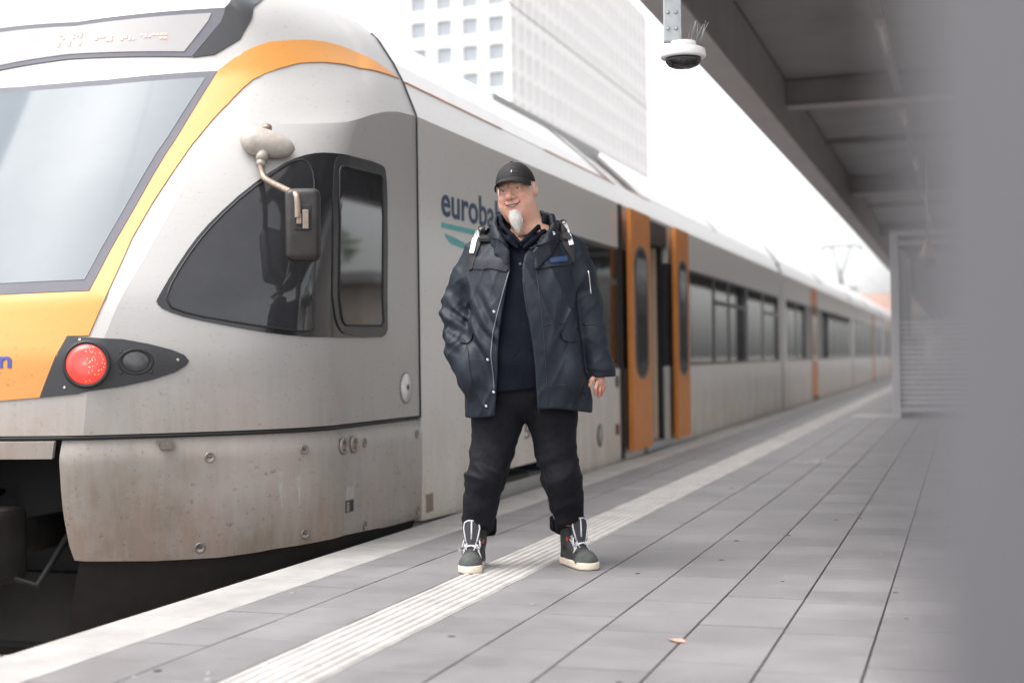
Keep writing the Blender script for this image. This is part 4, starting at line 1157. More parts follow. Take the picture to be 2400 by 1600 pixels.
def cap(X, Y, Z, a, b, ra, rb, sy=1.0):
    ax, ay, az = a; bx, by, bz = b; dx, dy, dz = bx-ax, by-ay, bz-az
    t = np.clip(((X-ax)*dx+(Y-ay)*dy+(Z-az)*dz)/(dx*dx+dy*dy+dz*dz), 0, 1)
    return np.sqrt((X-ax-t*dx)**2+((Y-ay-t*dy)*sy)**2+(Z-az-t*dz)**2)-(ra+(rb-ra)*t)
def chain(X, Y, Z, pts, k=.02, sy=1.0):
    d = None
    for (a, ra), (b, rb) in zip(pts[:-1], pts[1:]):
        q = cap(X, Y, Z, a, b, ra, rb, sy); d = q if d is None else smin(d, q, k)
    return d
def ell(X, Y, Z, c, r):
    x, y, z = (X-c[0]), (Y-c[1]), (Z-c[2])
    k0 = np.sqrt((x/r[0])**2+(y/r[1])**2+(z/r[2])**2); k1 = np.sqrt((x/r[0]**2)**2+(y/r[1]**2)**2+(z/r[2]**2)**2)+1e-9
    return k0*(k0-1)/k1
def loft(X, Y, Z, tab, n=2.5):
    zs = [t[0] for t in tab]
    cx, cy, rx, ry = (np.interp(Z, zs, [t[i] for t in tab]) for i in (1, 2, 3, 4))
    q = ((np.abs(X-cx)/rx)**n+(np.abs(Y-cy)/ry)**n)**(1/n)
    return (q-1)*np.minimum(rx, ry)*.92

def nets(f, lo, hi, h):
    """surface nets: zero level of f on a grid -> verts, quads"""
    ax = [np.arange(lo[i], hi[i]+h, h) for i in range(3)]
    nx, ny, nz = (len(a) for a in ax)
    D = np.empty((nx, ny, nz), np.float32)
    B_ = 10; rad = h*B_*.5*1.733
    bi = [np.arange(0, n, B_) for n in (nx, ny, nz)]
    cx, cy, cz = np.meshgrid(*[ax[k][0]+(bi[k]+(B_-1)/2)*h for k in range(3)], indexing='ij')
    dc = f(cx, cy, cz)
    for i, a in enumerate(bi[0]):
        near = np.argwhere(np.abs(dc[i]) < rad*1.35+.012)
        for j, b in enumerate(bi[1]):
            D[a:a+B_, b:b+B_, :] = np.repeat(np.where(dc[i, j] < 0, -1., 1.), B_)[None, None, :nz]
        if len(near) == 0: continue
        jj = (near[:,0,None]*B_+np.arange(B_)[None]); kk = (near[:,1,None]*B_+np.arange(B_)[None])
        J_ = np.minimum(jj, ny-1); K_ = np.minimum(kk, nz-1); xs = ax[0][a:a+B_]
        shp = (len(xs), len(near), B_, B_)
        val = f(np.broadcast_to(xs[:,None,None,None], shp), np.broadcast_to(ax[1][J_][None,:,:,None], shp), np.broadcast_to(ax[2][K_][None,:,None,:], shp))
        for q in range(len(xs)): D[a+q, J_[:,:,None], K_[:,None,:]] = val[q]
    ins = D < 0
    c = [ins[a:nx-1+a, b:ny-1+b, d:nz-1+d] for a in (0, 1) for b in (0, 1) for d in (0, 1)]
    s = sum(q.astype(np.int8) for q in c); act = (s > 0) & (s < 8)
    I = np.argwhere(act); idx = -np.ones(act.shape, np.int64); idx[tuple(I.T)] = np.arange(len(I))
    cor = [(a, b, d) for a in (0, 1) for b in (0, 1) for d in (0, 1)]
    acc = np.zeros((len(I), 3)); cnt = np.zeros(len(I))
    for p in range(8):
        for q in range(p+1, 8):
            A, B = cor[p], cor[q]
            if sum(abs(A[k]-B[k]) for k in range(3)) != 1: continue
            va = D[I[:,0]+A[0], I[:,1]+A[1], I[:,2]+A[2]]; vb = D[I[:,0]+B[0], I[:,1]+B[1], I[:,2]+B[2]]
            m = (va < 0) != (vb < 0); t = np.where(m, va/(va-vb+1e-12), 0)
            pos = np.array(A)+t[:, None]*(np.array(B)-np.array(A))
            acc[m] += pos[m]; cnt[m] += 1
    V = (I+acc/np.maximum(cnt, 1)[:, None])*h+np.array(lo)
    F = []
    for axis in range(3):
        sl0 = [slice(None)]*3; sl1 = [slice(None)]*3; sl0[axis] = slice(0, -1); sl1[axis] = slice(1, None)
        a, b = ins[tuple(sl0)], ins[tuple(sl1)]
        E = np.argwhere(a != b); u, v = [(1, 2), (2, 0), (0, 1)][axis]
        ok = (E[:,u] > 0) & (E[:,v] > 0) & (E[:,u] < act.shape[u]) & (E[:,v] < act.shape[v]); E = E[ok]
        def cell(du, dv):
            q = E.copy(); q[:,u] -= du; q[:,v] -= dv; return idx[tuple(q.T)]
        Q = np.stack([cell(1,1), cell(0,1), cell(0,0), cell(1,0)], 1)
        flip = ~a[tuple(E.T)]
        Q[flip] = Q[flip][:, ::-1]; Q = Q[(Q >= 0).all(1)]
        F.append(Q)
    return V, np.concatenate(F)
def net_mesh(f, lo, hi, h, name, relax=2):
    V, F = nets(f, lo, hi, h)
    me = bpy.data.meshes.new(name)
    me.vertices.add(len(V)); me.vertices.foreach_set('co', V.astype(np.float32).ravel())
    me.loops.add(len(F)*4); me.loops.foreach_set('vertex_index', F.astype(np.int32).ravel())
    me.polygons.add(len(F)); me.polygons.foreach_set('loop_start', np.arange(0, len(F)*4, 4, dtype=np.int32)); me.polygons.foreach_set('loop_total', np.full(len(F), 4, np.int32))
    me.update(calc_edges=True); me.validate()
    if relax:
        bm = bmesh.new(); bm.from_mesh(me)
        for _ in range(relax): bmesh.ops.smooth_vert(bm, verts=bm.verts, factor=.35, use_axis_x=True, use_axis_y=True, use_axis_z=True)
        bm.to_mesh(me); bm.free()
    smooth(me); return me
def bvh(me):
    return BVHTree.FromPolygons([v.co.copy() for v in me.vertices], [tuple(p.vertices) for p in me.polygons])

# ---- cloth and skin materials
def skin_mat():
    m = bpy.data.materials.new('skin'); N, L, B = nodes_of(m)
    at = N.new('ShaderNodeVertexColor'); at.layer_name = 'blush'
    tc = N.new('ShaderNodeTexCoord')
    nzv = nz_node(N, L, tc.outputs['Object'], 90, 4, .6, .3, .7, .0, .35)
    sp = N.new('ShaderNodeSeparateColor'); L.new(at.outputs['Color'], sp.inputs[0])
    c = mix_col(N, L, (.56, .345, .255), (.52, .20, .145), mth(N, L, 'ADD', sp.outputs[0], nzv))
    c = mix_col(N, L, c, (.50, .44, .40), sp.outputs[1])
    L.new(c, B.inputs['Base Color'])
    B.inputs['Roughness'].default_value = .45
    B.inputs['Subsurface Weight'].default_value = .18; B.inputs['Subsurface Radius'].default_value = (.012, .005, .003)
    B.inputs['Subsurface Scale'].default_value = .5
    return m
M['skin'] = skin_mat()
M['jacket'] = pm('navy jacket cloth', (.0086, .0122, .0205), .55, 0, .2, 9, bump=.12, bscale=500, spec=.28)
M['jacket_trim'] = pm('navy jacket trim', (.008, .010, .016), .55, 0, .2, 14, bump=.1, bscale=500)
M['shirt'] = pm('dark navy polo cloth', (.0038, .0050, .0110), .8, 0, .2, 12, bump=.1, bscale=600, spec=.12)
M['jeans'] = pm('washed black denim', (.0060, .0060, .0088), .75, 0, .6, 6, bump=.2, bscale=420, spec=.2)
M['strap_white'] = pm('white reflective strap', (.62, .61, .62), .5, 0, .05, 20)
M['strap_black'] = pm('black webbing', (.008, .008, .009), .7, 0, .2, 60)
M['snap'] = pm('silver snap button', (.55, .55, .56), .3, .9, .1, 30)
M['zip'] = pm('grey zip', (.12, .13, .15), .45, .3, .1, 60)
M['name_patch'] = pm('blue patch', (.012, .035, .10), .6, 0, .1, 30)
M['cap_cloth'] = pm('black cap cloth', (.013, .012, .0128), .7, 0, .25, 20, bump=.1, bscale=500, spec=.3)
M['beard'] = pm('white beard hair', (.70, .68, .65), .7, 0, .15, 60)
M['brow'] = pm('grey blond brow hair', (.36, .235, .18), .7, 0, .2, 120)
M['hair'] = pm('short grey hair', (.40, .33, .28), .7, 0, .25, 150, bump=.4, bscale=300)
M['eye_white'] = pm('eye white', (.52, .47, .45), .25, 0, .05, 60)
M['iris'] = pm('grey green iris', (.05, .055, .05), .15, 0, .3, 200)
M['mouth'] = pm('mouth inside', (.09, .022, .02), .5, 0, .2, 90)
M['lip'] = pm('lip', (.46, .19, .155), .42, 0, .1, 120)
M['teeth'] = pm('teeth', (.46, .41, .35), .3, 0, .08, 90)
M['shoe_dark'] = pm('charcoal suede', (.026, .027, .029), .8, 0, .3, 40, bump=.25, bscale=300)
M['shoe_toe'] = pm('grey green suede toe', (.056, .060, .057), .85, 0, .3, 50, bump=.3, bscale=300)
M['shoe_cloth'] = pm('dark tongue cloth', (.028, .028, .036), .8, 0, .2, 60, bump=.2, bscale=500)
M['shoe_sole'] = pm('cream rubber sole', (.60, .52, .42), .6, 0, .12, 18)
M['lace'] = pm('pale grey lace', (.55, .54, .55), .75, 0, .12, 90, bump=.2, bscale=500)
M['shoe_red'] = pm('red tab', (.35, .05, .03), .6, 0, .1, 30)

def wrinkle(m, scale, dist, strength, stretch=(1, 1, 1), distort=1.2):
    N, L, B = nodes_of(m)
    tc = N.new('ShaderNodeTexCoord'); mp = N.new('ShaderNodeMapping'); mp.inputs['Scale'].default_value = stretch; L.new(tc.outputs['Object'], mp.inputs[0])
    nz = N.new('ShaderNodeTexNoise'); nz.inputs['Scale'].default_value = scale; nz.inputs['Detail'].default_value = 3; nz.inputs['Distortion'].default_value = distort
    L.new(mp.outputs[0], nz.inputs['Vector'])
    a = mth(N, L, 'SUBTRACT', nz.outputs['Fac'], .5); a = mth(N, L, 'ABSOLUTE', a); a = mth(N, L, 'SUBTRACT', 1.0, mth(N, L, 'MULTIPLY', a, 3.0))
    bp = N.new('ShaderNodeBump'); bp.inputs['Strength'].default_value = strength; bp.inputs['Distance'].default_value = dist
    L.new(a, bp.inputs['Height'])
    old = B.inputs['Normal'].links[0].from_socket if B.inputs['Normal'].links else None
    if old: L.new(old, bp.inputs['Normal'])
    L.new(bp.outputs[0], B.inputs['Normal'])
wrinkle(M['jacket'], 6, .012, .20, (1.3, 1, .7)); wrinkle(M['jeans'], 9, .010, .28, (1, 1, 1.3)); wrinkle(M['shirt'], 6, .010, .3, (1, 1, .6))

PX, PY = -1.937, 6.226
I4_ = Matrix.Identity(4)
man = empty('person', (0, 0, 0), 0, label='smiling man in black cap and open navy jacket standing on the platform', cat='person')

# ---- head: face towards -y in its own frame
def head_f(X, Y, Z):
    x = np.abs(X)
    d = ell(X, Y, Z, (0,.018,.032), (.079,.099,.092))
    d = smin(d, ell(X, Y, Z, (0,-.022,-.045), (.074,.069,.084)), .03)
    d = smin(d, ell(x, Y, Z, (.044,-.030,-.056), (.036,.045,.046)), .03)          # cheeks and jowls
    d = smin(d, ell(X, Y, Z, (0,-.052,-.094), (.037,.034,.030)), .025)            # chin
    d = smin(d, ell(X, Y, Z, (0,-.005,-.108), (.066,.062,.045)), .035)            # under the chin
    d = smin(d, cap(X, Y, Z, (.010,.012,-.09), (.030,.050,-.30), .068, .078), .03)       # neck
    d = smin(d, cap(x, Y, Z, (.06,.05,-.22), (.17,.06,-.29), .05, .05), .05)
    d = smin(d, cap(x, Y, Z, (.012,-.083,.030), (.048,-.070,.026), .010, .009), .014)  # brow
    d = smin(d, ell(x, Y, Z, (.040,-.066,-.026), (.024,.022,.020)), .016)         # smiling cheek
    d = smax(d, -ell(x, Y, Z, (.035,-.096,.008), (.019,.013,.011)), .010)          # eye socket
    d = smin(d, ell(x, Y, Z, (.035,-.0725,.008), (.0165,.0125,.0125)), .004)       # eyeball under lids
    d = smin(d, cap(X, Y, Z, (0,-.086,.018), (0,-.113,-.025), .009, .0155), .010)  # nose
    d = smin(d, ell(x, Y, Z, (.0165,-.098,-.030), (.0115,.013,.010)), .006)
    d = smax(d, -ell(x, Y, Z, (.0085,-.108,-.0385), (.004,.006,.003)), .003)
    d = smin(d, ell(X, Y, Z, (0,-.083,-.058), (.034,.014,.018)), .014)            # muzzle
    arc = -.0665+ .0075*(X/.032)**2                                                  # mouth groove, corners up
    g = np.sqrt((Z-arc)**2+(Y+.094-.35*X*X/.032)**2)-.0045
    d = smax(d, -np.where(x < .036, g, .05), .005)
    def line(ax, az, bx, bz, wd):
        t = np.clip(((x-ax)*(bx-ax)+(Z-az)*(bz-az))/((bx-ax)**2+(bz-az)**2), 0, 1)
        return np.exp(-((x-ax-t*(bx-ax))**2+(Z-az-t*(bz-az))**2)/wd**2)*(Y < -.03)
    d = d+.0026*line(.024,-.032,.043,-.064,.0042)+.0006*line(.022,-.010,.048,-.008,.0032)+.0012*line(.056,.004,.066,-.008,.003)+.0010*line(.056,.010,.068,.012,.003)
    d = d+.0012*line(.006,.020,.007,.034,.003)
    # ears
    e = ell(x, Y, Z, (.085,.020,-.006), (.012,.022,.036))
    e = smax(e, -ell(x, Y, Z, (.097,.012,.0), (.008,.011,.021)), .004)
    d = smin(d, e, .008)
    return np.maximum(d, -.205-Z)
HEADM = Matrix.Translation((-.019, -.020, 1.728)) @ Matrix.Rotation(R(-9), 4, 'Y') @ Matrix.Rotation(R(-20), 4, 'Z') @ Matrix.Rotation(R(3), 4, 'X')
hd = net_mesh(head_f, (-.22,-.15,-.215), (.22,.14,.14), .0027, 'head')
HB = bvh(hd)
def col_attr(me, fn):
    at = me.color_attributes.new('blush', 'FLOAT_COLOR', 'POINT')
    co = np.empty(len(me.vertices)*3); me.vertices.foreach_get('co', co); co = co.reshape(-1, 3)
    a, b = fn(co); c = np.zeros((len(co), 4), np.float32); c[:,0] = a; c[:,1] = b; c[:,3] = 1
    at.data.foreach_set('color', c.ravel())
def blush(co):
    x = np.abs(co[:,0]); y = co[:,1]; z = co[:,2]
    g = lambda cx, cy, cz, s: np.exp(-((x-cx)**2+(y-cy)**2+(z-cz)**2)/s**2)
    a = .55*g(.045,-.07,-.03,.03)+.7*g(0,-.115,-.026,.018)+.5*g(.09,.02,-.002,.03)+.35*g(.03,-.06,-.12,.04)
    b = .45*np.clip((x-.062)/.012, 0, 1)*np.clip((z+.03)/.02, 0, 1)*np.clip((.03-z)/.02, 0, 1)*np.clip((.03-y)/.02, 0, 1)*np.clip((y+.05)/.02, 0, 1)
    return np.clip(a, 0, .9), np.clip(b, 0, .5)

# ---- the hand that hangs below the cuff (five fingers), with wrist and forearm
def hand_f(X, Y, Z):
    d = chain(X, Y, Z, [((.345,.0,1.02),.034), ((.350,-.012,.915),.027), ((.352,-.018,.885),.026)], .01)
    d = smin(d, ell(X, Y, Z, (.350,-.020,.862), (.022,.040,.036)), .014)
    for pts in ([((.336,-.048,.852),.0095),((.328,-.062,.822),.0088),((.328,-.054,.797),.0076)],
                [((.350,-.032,.845),.0096),((.347,-.044,.810),.0088),((.344,-.034,.785),.0076)],
                [((.362,-.012,.845),.0094),((.362,-.022,.814),.0085),((.357,-.010,.791),.0074)],
                [((.371,.008,.850),.0086),((.374,.002,.826),.0076),((.368,.011,.808),.0066)],
                [((.332,-.044,.884),.0125),((.312,-.064,.862),.0104),((.302,-.068,.836),.0086)]):
        d = smin(d, chain(X, Y, Z, pts, .004), .006)
    return np.maximum(d, Z-1.03)
def core_f(X, Y, Z):
    d = chain(X, Y, Z, [((0,.02,.82),.12), ((0,.01,1.05),.145), ((0,.02,1.25),.13), ((0,.035,1.40),.10), ((.006,.035,1.52),.06)], .05)
    for s, k in ((-1, -.17), (1, .165)):
        d = smin(d, chain(X, Y, Z, [((s*.085,.02,.80),.09), ((s*.12,.02,.68),.075), ((k,0,.46),.055), ((s*.205,.055,.22),.034)], .03), .03)
    d = smin(d, chain(X, Y, Z, [((-.17,.035,1.42),.055), ((-.285,.06,1.2),.045), ((-.23,-.06,.96),.034), ((-.225,-.085,.87),.03)], .02), .04)
    d = smin(d, chain(X, Y, Z, [((.18,.035,1.42),.055), ((.30,.035,1.17),.045), ((.345,.0,.99),.033)], .02), .04)
    return d
HI = np.array(HEADM.inverted())
def to_head(X, Y, Z): return [HI[k,0]*X+HI[k,1]*Y+HI[k,2]*Z+HI[k,3] for k in range(3)]
def body_f(X, Y, Z):
    d = smin(core_f(X, Y, Z), hand_f(X, Y, Z), .006)
    return smin(d, head_f(*to_head(X, Y, Z)), .012)
bd = net_mesh(body_f, (-.34,-.17,.06), (.41,.20,1.90), .0030, 'body')
def body_blush(co):
    hx, hy, hz = to_head(co[:,0], co[:,1], co[:,2]); a, b = blush(np.stack([hx, hy, hz], 1))
    low = co[:,2] < 1.1
    return np.where(low, np.clip(.25+.6*np.clip((.83-co[:,2])/.03, 0, 1), 0, .9), a), np.where(low, 0, b)
col_attr(bd, body_blush)
body = link('body', bd, man, M['skin'])
man.location = (PX, PY, 0); man.rotation_euler = (0, 0, TH)

# ---- face details laid onto the head surface
def drape2(poly, tree, mt, off, rim=.0015, step=.004, ydir=1, far=-1.0, hint=None):
    def mapf(s, z, o):
        out = []
        for a, b in zip(s, z):
            h = tree.ray_cast(Vector((a, far, b)), Vector((0, 1, 0)))
            q = h[0] if h[0] is not None else (mapf.last if mapf.last is not None else Vector((a, 0, b)))
            n = h[1] if h[0] is not None else Vector((0, -1, 0))
            if n.y > 0: n = -n
            if h[0] is not None: mapf.last = q
            p = q + Vector((0, -1, 0))*o*.6 + n*o*.4
            out.append((mt @ p)[:])
        return np.array(out)
    mapf.last = None
    return patch_mesh(poly, off, mapf, step, 1.0, rim, (), 'drape')
def face_bit(name, poly, mat, off, parent, **k):
    return link(name, drape2(poly, HB, HEADM, off, **k), parent, mat)
def lens(cx, cz, rx, ru, rl, n=10, tilt=0., bow=0.):
    u = [(cx+rx*math.cos(a), cz+ru*math.sin(a)+tilt*rx*math.cos(a)+bow*math.cos(a)**2) for a in np.linspace(math.pi, 0, n)]
    l = [(cx+rx*math.cos(a), cz-rl*math.sin(a)+tilt*rx*math.cos(a)+bow*math.cos(a)**2) for a in np.linspace(0, math.pi, n)]
    return u + l[1:-1]
for s in (-1, 1):
    ey = face_bit('eye', lens(s*.0355,.0065,.0125,.0042,.0030), M['eye_white'], .0008, body, step=.003, rim=.0008)
    face_bit('iris', lens(s*.0355+.0025,.0066,.0046,.0042,.0034), M['iris'], .0014, ey, step=.003, rim=.0008)
    face_bit('upper_lid', lens(s*.0355,.0094,.0138,.0018,.0008,8), M['brow'], .0016, body, step=.003, rim=.001)
    face_bit('eyebrow', lens(s*.037,.0275,.019,.0028,.0022,10,0,-.003), M['brow'], .0016, body, step=.004, rim=.001)
face_bit('mouth', lens(0,-.0665,.034,.0014,.0066,14,0,.0095), M['mouth'], .0012, body, step=.003, rim=.001)
face_bit('teeth', lens(0,-.0660,.027,.0004,.0038,14,0,.0075), M['teeth'], .0028, body, step=.003, rim=.001)
face_bit('lower_lip', lens(0,-.0745,.027,.0004,.0046,12,0,.0085), M['lip'], .0026, body, step=.003, rim=.0015)
face_bit('upper_lip', lens(0,-.0615,.030,.0030,.0012,12,0,.0075), M['lip'], .0014, body, step=.003, rim=.001)
def beard_f(X, Y, Z):
    d = chain(X, Y, Z, [((0,-.072,-.098),.009), ((.0,-.074,-.120),.011), ((.001,-.073,-.140),.008), ((.003,-.072,-.150),.004)], .014, 1.1)
    return d
bme = net_mesh(beard_f, (-.05,-.13,-.205), (.05,-.04,-.06), .003, 'goatee', 1); bme.transform(HEADM)
goatee = link('goatee', bme, man, M['beard'])
rb_ = random.Random(12); hb = MB()
for i in range(460):
    u = rb_.gauss(0, .55); u = max(-1.25, min(1.25, u)); x0 = u*.024; z0 = -.083-rb_.random()*.040-.008*u*u
    h = HB.ray_cast(Vector((x0, -.3, z0)), Vector((0, 1, 0)))[0]
    if h is None: continue
    ln = .026+.062*rb_.random()*(1-.35*abs(u)); ang = rb_.uniform(-.15, .15)
    tip = Vector((x0*.38+.004+rb_.gauss(0,.0045), h.y*.35-.052+rb_.gauss(0,.004), max(z0-ln, -.192)))
    m1 = h*.72+tip*.28+Vector((rb_.gauss(0,.0012)+u*.004, -.010, 0)); m2 = h*.35+tip*.65+Vector((rb_.gauss(0,.0015)+u*.003, -.008, 0))
    hb.tube([HEADM @ h, HEADM @ m1, HEADM @ m2, HEADM @ tip], [.0009,.0009,.0007,.0002], 4, caps=False)
tag(hb.obj('hair_strands', M['beard'], goatee), kind='stuff')

# ---- baseball cap
def crown_f(X, Y, Z):
    o = ell(X, Y, Z, (0,.012,.030), (.0895,.110,.105))
    seam = .0012*np.exp(-(X/.0035)**2)
    o = o+seam*(Y < .02)
    low = .052-.022*np.clip((Y+.07)/.09, 0, 1)-.012*np.clip(Y/.1, 0, 1)
    return smax(o, low-Z, .003)
cme = net_mesh(crown_f, (-.10,-.115,.0), (.10,.135,.145), .0028, 'crown'); cme.transform(HEADM)
cap_o = link('baseball_cap', cme, man, M['cap_cloth'])
V = []; na, nr = 41, 12
for lay in (0, 1):
    for i in range(na):
        a = R(-76+152*i/(na-1))
        bx, by = .0865*math.sin(a), .012-.1055*math.cos(a)
        for j in range(nr):
            t = j/(nr-1); ex = .066*math.cos(a*1.08)**.8 if abs(a*1.08) < math.pi/2 else 0
            x = bx*(1+.02*t); y = by-ex*t
            z = .0585+.004*math.cos(a)-.016*t*math.cos(a)-.046*(abs(x)/.0865)**2.2*(.40+.60*t) - (.0032 if lay else 0)
            V.append(HEADM @ Vector((x, y, z)))
F = []; n1 = na*nr
for i in range(na-1):
    for j in range(nr-1):
        q = i*nr+j; F.append((q,q+1,q+nr+1,q+nr)); F.append((n1+q,n1+q+nr,n1+q+nr+1,n1+q+1))
    F.append((i*nr+nr-1, n1+i*nr+nr-1, n1+(i+1)*nr+nr-1, (i+1)*nr+nr-1))
link('brim', mesh_from(V, F, 'brim', True), cap_o, M['cap_cloth'])
MB().lathe([(.008,-.002),(.008,.003),(0,.005)], 12, HEADM @ Matrix.Translation((0,.012,.135))).obj('top_button', M['cap_cloth'], cap_o)
CB = BVHTree.FromPolygons([(HEADM.inverted() @ v.co) for v in cme.vertices], [tuple(p.vertices) for p in cme.polygons])
link('badge', drape2([(.022,.083),(.050,.075),(.050,.085),(.022,.092)], CB, HEADM, .002, step=.006), cap_o, M['strap_black'])
link('badge_tab', drape2([(.020,.082),(.0225,.082),(.0225,.093),(.020,.093)], CB, HEADM, .0025, step=.004), cap_o, M['strap_white'])
# ---- jacket, open at the front
TORSO = [(.68,.008,.020,.290,.185),(.85,.008,.015,.284,.192),(1.0,.003,.010,.266,.196),(1.15,.003,.010,.254,.190),(1.30,.010,.020,.246,.172),(1.41,.014,.030,.235,.148),(1.48,.016,.038,.185,.120),(1.56,.014,.042,.115,.095)]
OPEN = [(.60,-.127,.070),(.72,-.124,.066),(1.009,-.110,.044),(1.089,-.104,.032),(1.25,-.074,.006),(1.367,-.052,.000),(1.43,-.048,.018),(1.47,-.06,.045),(1.52,-.085,.08),(1.7,-.12,.12)]
ARM_L = [((-.190,.035,1.440),.080), ((-.245,.055,1.325),.080), ((-.291,.066,1.215),.073), ((-.282,.030,1.10),.073), ((-.277,-.015,1.015),.072), ((-.236,-.075,.885),.062)]
ARM_R = [((.222,.035,1.445),.083), ((.262,.042,1.33),.082), ((.292,.040,1.20),.076), ((.322,.022,1.05),.072), ((.351,-.006,.91),.063), ((.358,-.012,.84),.063)]
def ridge(n): return (1-np.abs(n))**2
def jacket_f(X, Y, Z):
    t = loft(X, Y, Z, TORSO, 2.6)
    fold = .0075*vnoise(X*13+Z*4.5, Y*5, Z*1.3)+.0045*vnoise(X*26-Z*6, Y*8+5, Z*2.6)
    fold = fold-.0085*ridge(vnoise(X*10+Z*4.5+9, Y*4, Z*1.5+2))**1.6-.005*ridge(vnoise(X*17-Z*7+4, Y*7, Z*3+2))**2
    t = t+fold*np.clip((1.50-Z)/.12, .25, 1)
    # flare of the hem and the drag lines to the pocketed hand
    drag = np.exp(-((X+.16)/.10)**2)*np.clip((1.3-Z)/.1, 0, 1)*np.clip((Z-.80)/.1, 0, 1)
    t = t+.0065*drag*np.sin((X*.75+Z*.50)*95+2.5*vnoise(X*7, Y*5, Z*7))
    t = smax(t, .722+.018*np.sin(X*9+.5)-.03*np.abs(X)-Z, .008)
    sh = smin(cap(X, Y, Z, (-.03,.045,1.525), (-.175,.04,1.462), .060, .066), cap(X, Y, Z, (.05,.045,1.530), (.205,.04,1.468), .060, .068), .02)
    t = smin(t, sh, .035)
    def sleeve(pts, s):
        d = chain(X, Y, Z, pts, .03)
        cross = .0050*vnoise(X*10, Y*10+s, Z*24+X*14*s)+.0085*(ridge(vnoise(X*8+s*3, Y*9, Z*15+X*11*s))**1.5-.3)+.003*(ridge(vnoise(X*16+s*3, Y*15, Z*30-X*20*s))**2)
        return d, cross
    dl, cl_ = sleeve(ARM_L, 1.0)
    el = np.exp(-((Z-1.10)/.13)**2)
    dl = dl-cl_*(.55+1.5*el)
    dl = dl-.010*el*np.sin(Z*78+X*55+2.2*vnoise(X*9, Y*9, Z*8))*.8
    dr, cr_ = sleeve(ARM_R, -1.0)
    dr = dr-cr_*.62
    dr = smax(dr, .873-Z+.03*(X-.35), .004)
    dr = smax(dr, -cap(X, Y, Z, (.353,-.01,.90), (.358,-.012,.80), .046, .050), .003)
    # pocket with the hand in it
    pk = ell(X, Y, Z, (-.222,-.098,.905), (.074,.070,.128))+.005*vnoise(X*22, Y*16, Z*14)
    pr = ell(X, Y, Z, (.205,-.115,.885), (.062,.062,.125))+.003*vnoise(X*22, Y*16, Z*14)
    t = smin(t, pk, .018); t = smin(t, pr, .02)
    d = smin(t, dl, .022); d = smin(d, dr, .020)
    xl = np.interp(Z, [o[0] for o in OPEN], [o[1] for o in OPEN]); xr = np.interp(Z, [o[0] for o in OPEN], [o[2] for o in OPEN])
    wv = .004*vnoise(X*0+1.5, Y*0, Z*11)
    wedge = np.maximum(np.maximum(xl+wv-X, X-xr-wv), Y-.0)
    d = smax(d, -wedge, .006)
    d = smax(d, -cap(X, Y, Z, (.004,.0,1.44), (.0,.025,1.75), .072, .090), .006)
    return d
jm = net_mesh(jacket_f, (-.40,-.24,.66), (.44,.25,1.62), .0052, 'jacket', 1)
jacket = link('jacket', jm, man, M['jacket'])
JB = bvh(jm)
def collar_f(X, Y, Z):
    P = [((-.060,-.128,1.448),.010), ((-.098,-.100,1.512),.011), ((-.122,-.035,1.575),.011), ((-.114,.04,1.612),.011), ((-.06,.098,1.632),.011), ((.02,.114,1.636),.011), ((.098,.088,1.636),.012), ((.142,.02,1.612),.013), ((.146,-.045,1.560),.013), ((.114,-.105,1.502),.012), ((.060,-.135,1.440),.010)]
    d = chain(X, Y, Z, P, .01)
    for k in (1, 2, 3, 4):
        P2 = [((p[0][0]*(1+.022*k), p[0][1]*(1+.014*k), p[0][2]-.018*k), p[1]) for p in P]
        d = smin(d, chain(X, Y, Z, P2, .008), .008)
    return d+.004*vnoise(X*26, Y*26, Z*30)-.002*ridge(vnoise(X*20, Y*20, Z*24))
clm = net_mesh(collar_f, (-.18,-.20,1.36), (.20,.16,1.67), .0045, 'collar', 1)
link('collar', clm, jacket, M['jacket'])

# pixel-free garment plan: front view coordinates of the sewn pieces (x to his left, z up)
def q1(x, y):
    px = (1000+x/3.136)/1.0204; py = (480+y/3.136)/1.0204
    return ((px-(1200-.014*(1307-py)))/502.5, (1307-py)/502.5)
def q2(x, y): return q1(x+200*3.136, y)
JALL = BVHTree.FromPolygons([v.co.copy() for v in jm.vertices]+[v.co.copy() for v in clm.vertices],
                            [tuple(p.vertices) for p in jm.polygons]+[tuple(i+len(jm.vertices) for i in p.vertices) for p in clm.polygons])
I4 = Matrix.Identity(4)
def cloth(name, pts, mat, off=.004, q=q1, parent=None, rim=.006, step=.014, rnd=1, tree=None):
    poly = [q(*p) for p in pts]
    if rnd: poly = rounded(poly, rnd)
    return link(name, drape2(poly, tree or JB, I4, off, rim=rim, step=step), parent or jacket, mat)
def on_j(x, z, off=0., tree=None):
    h = (tree or JB).ray_cast(Vector((x, -1, z)), Vector((0, 1, 0)))
    return (h[0] if h[0] is not None else Vector((x, -.12, z)))+Vector((0, -off, 0))
def sewn(name, pts, r, mat, q=q1, off=.002, parent=None, n=6):
    pts = [q(*p) for p in pts]; d = dens(pts, .012, 1.0, False)+[pts[-1]]
    p = [on_j(a, b, off) for a, b in d]
    for _ in range(2): p = [p[0]]+[(p[i-1]+p[i]*2+p[i+1])/4 for i in range(1, len(p)-1)]+[p[-1]]
    return MB().tube(p, r, n).obj(name, mat, parent or jacket)
def snap(x, y, q=q1, r=.0062):
    a, b = q(x, y); p = on_j(a, b, .002)
    MB().lathe([(r,-.002),(r,.002),(r*.55,.0032),(r*.5,.0015)], 14, Matrix.Translation(p) @ Matrix.Rotation(math.pi/2,4,'X')).obj('snap_button', M['snap'], jacket)
cloth('pocket_flap', [(322,376),(460,388),(590,408),(578,508),(505,488),(440,472),(385,480),(300,466)], M['jacket'], .007, parent=jacket)
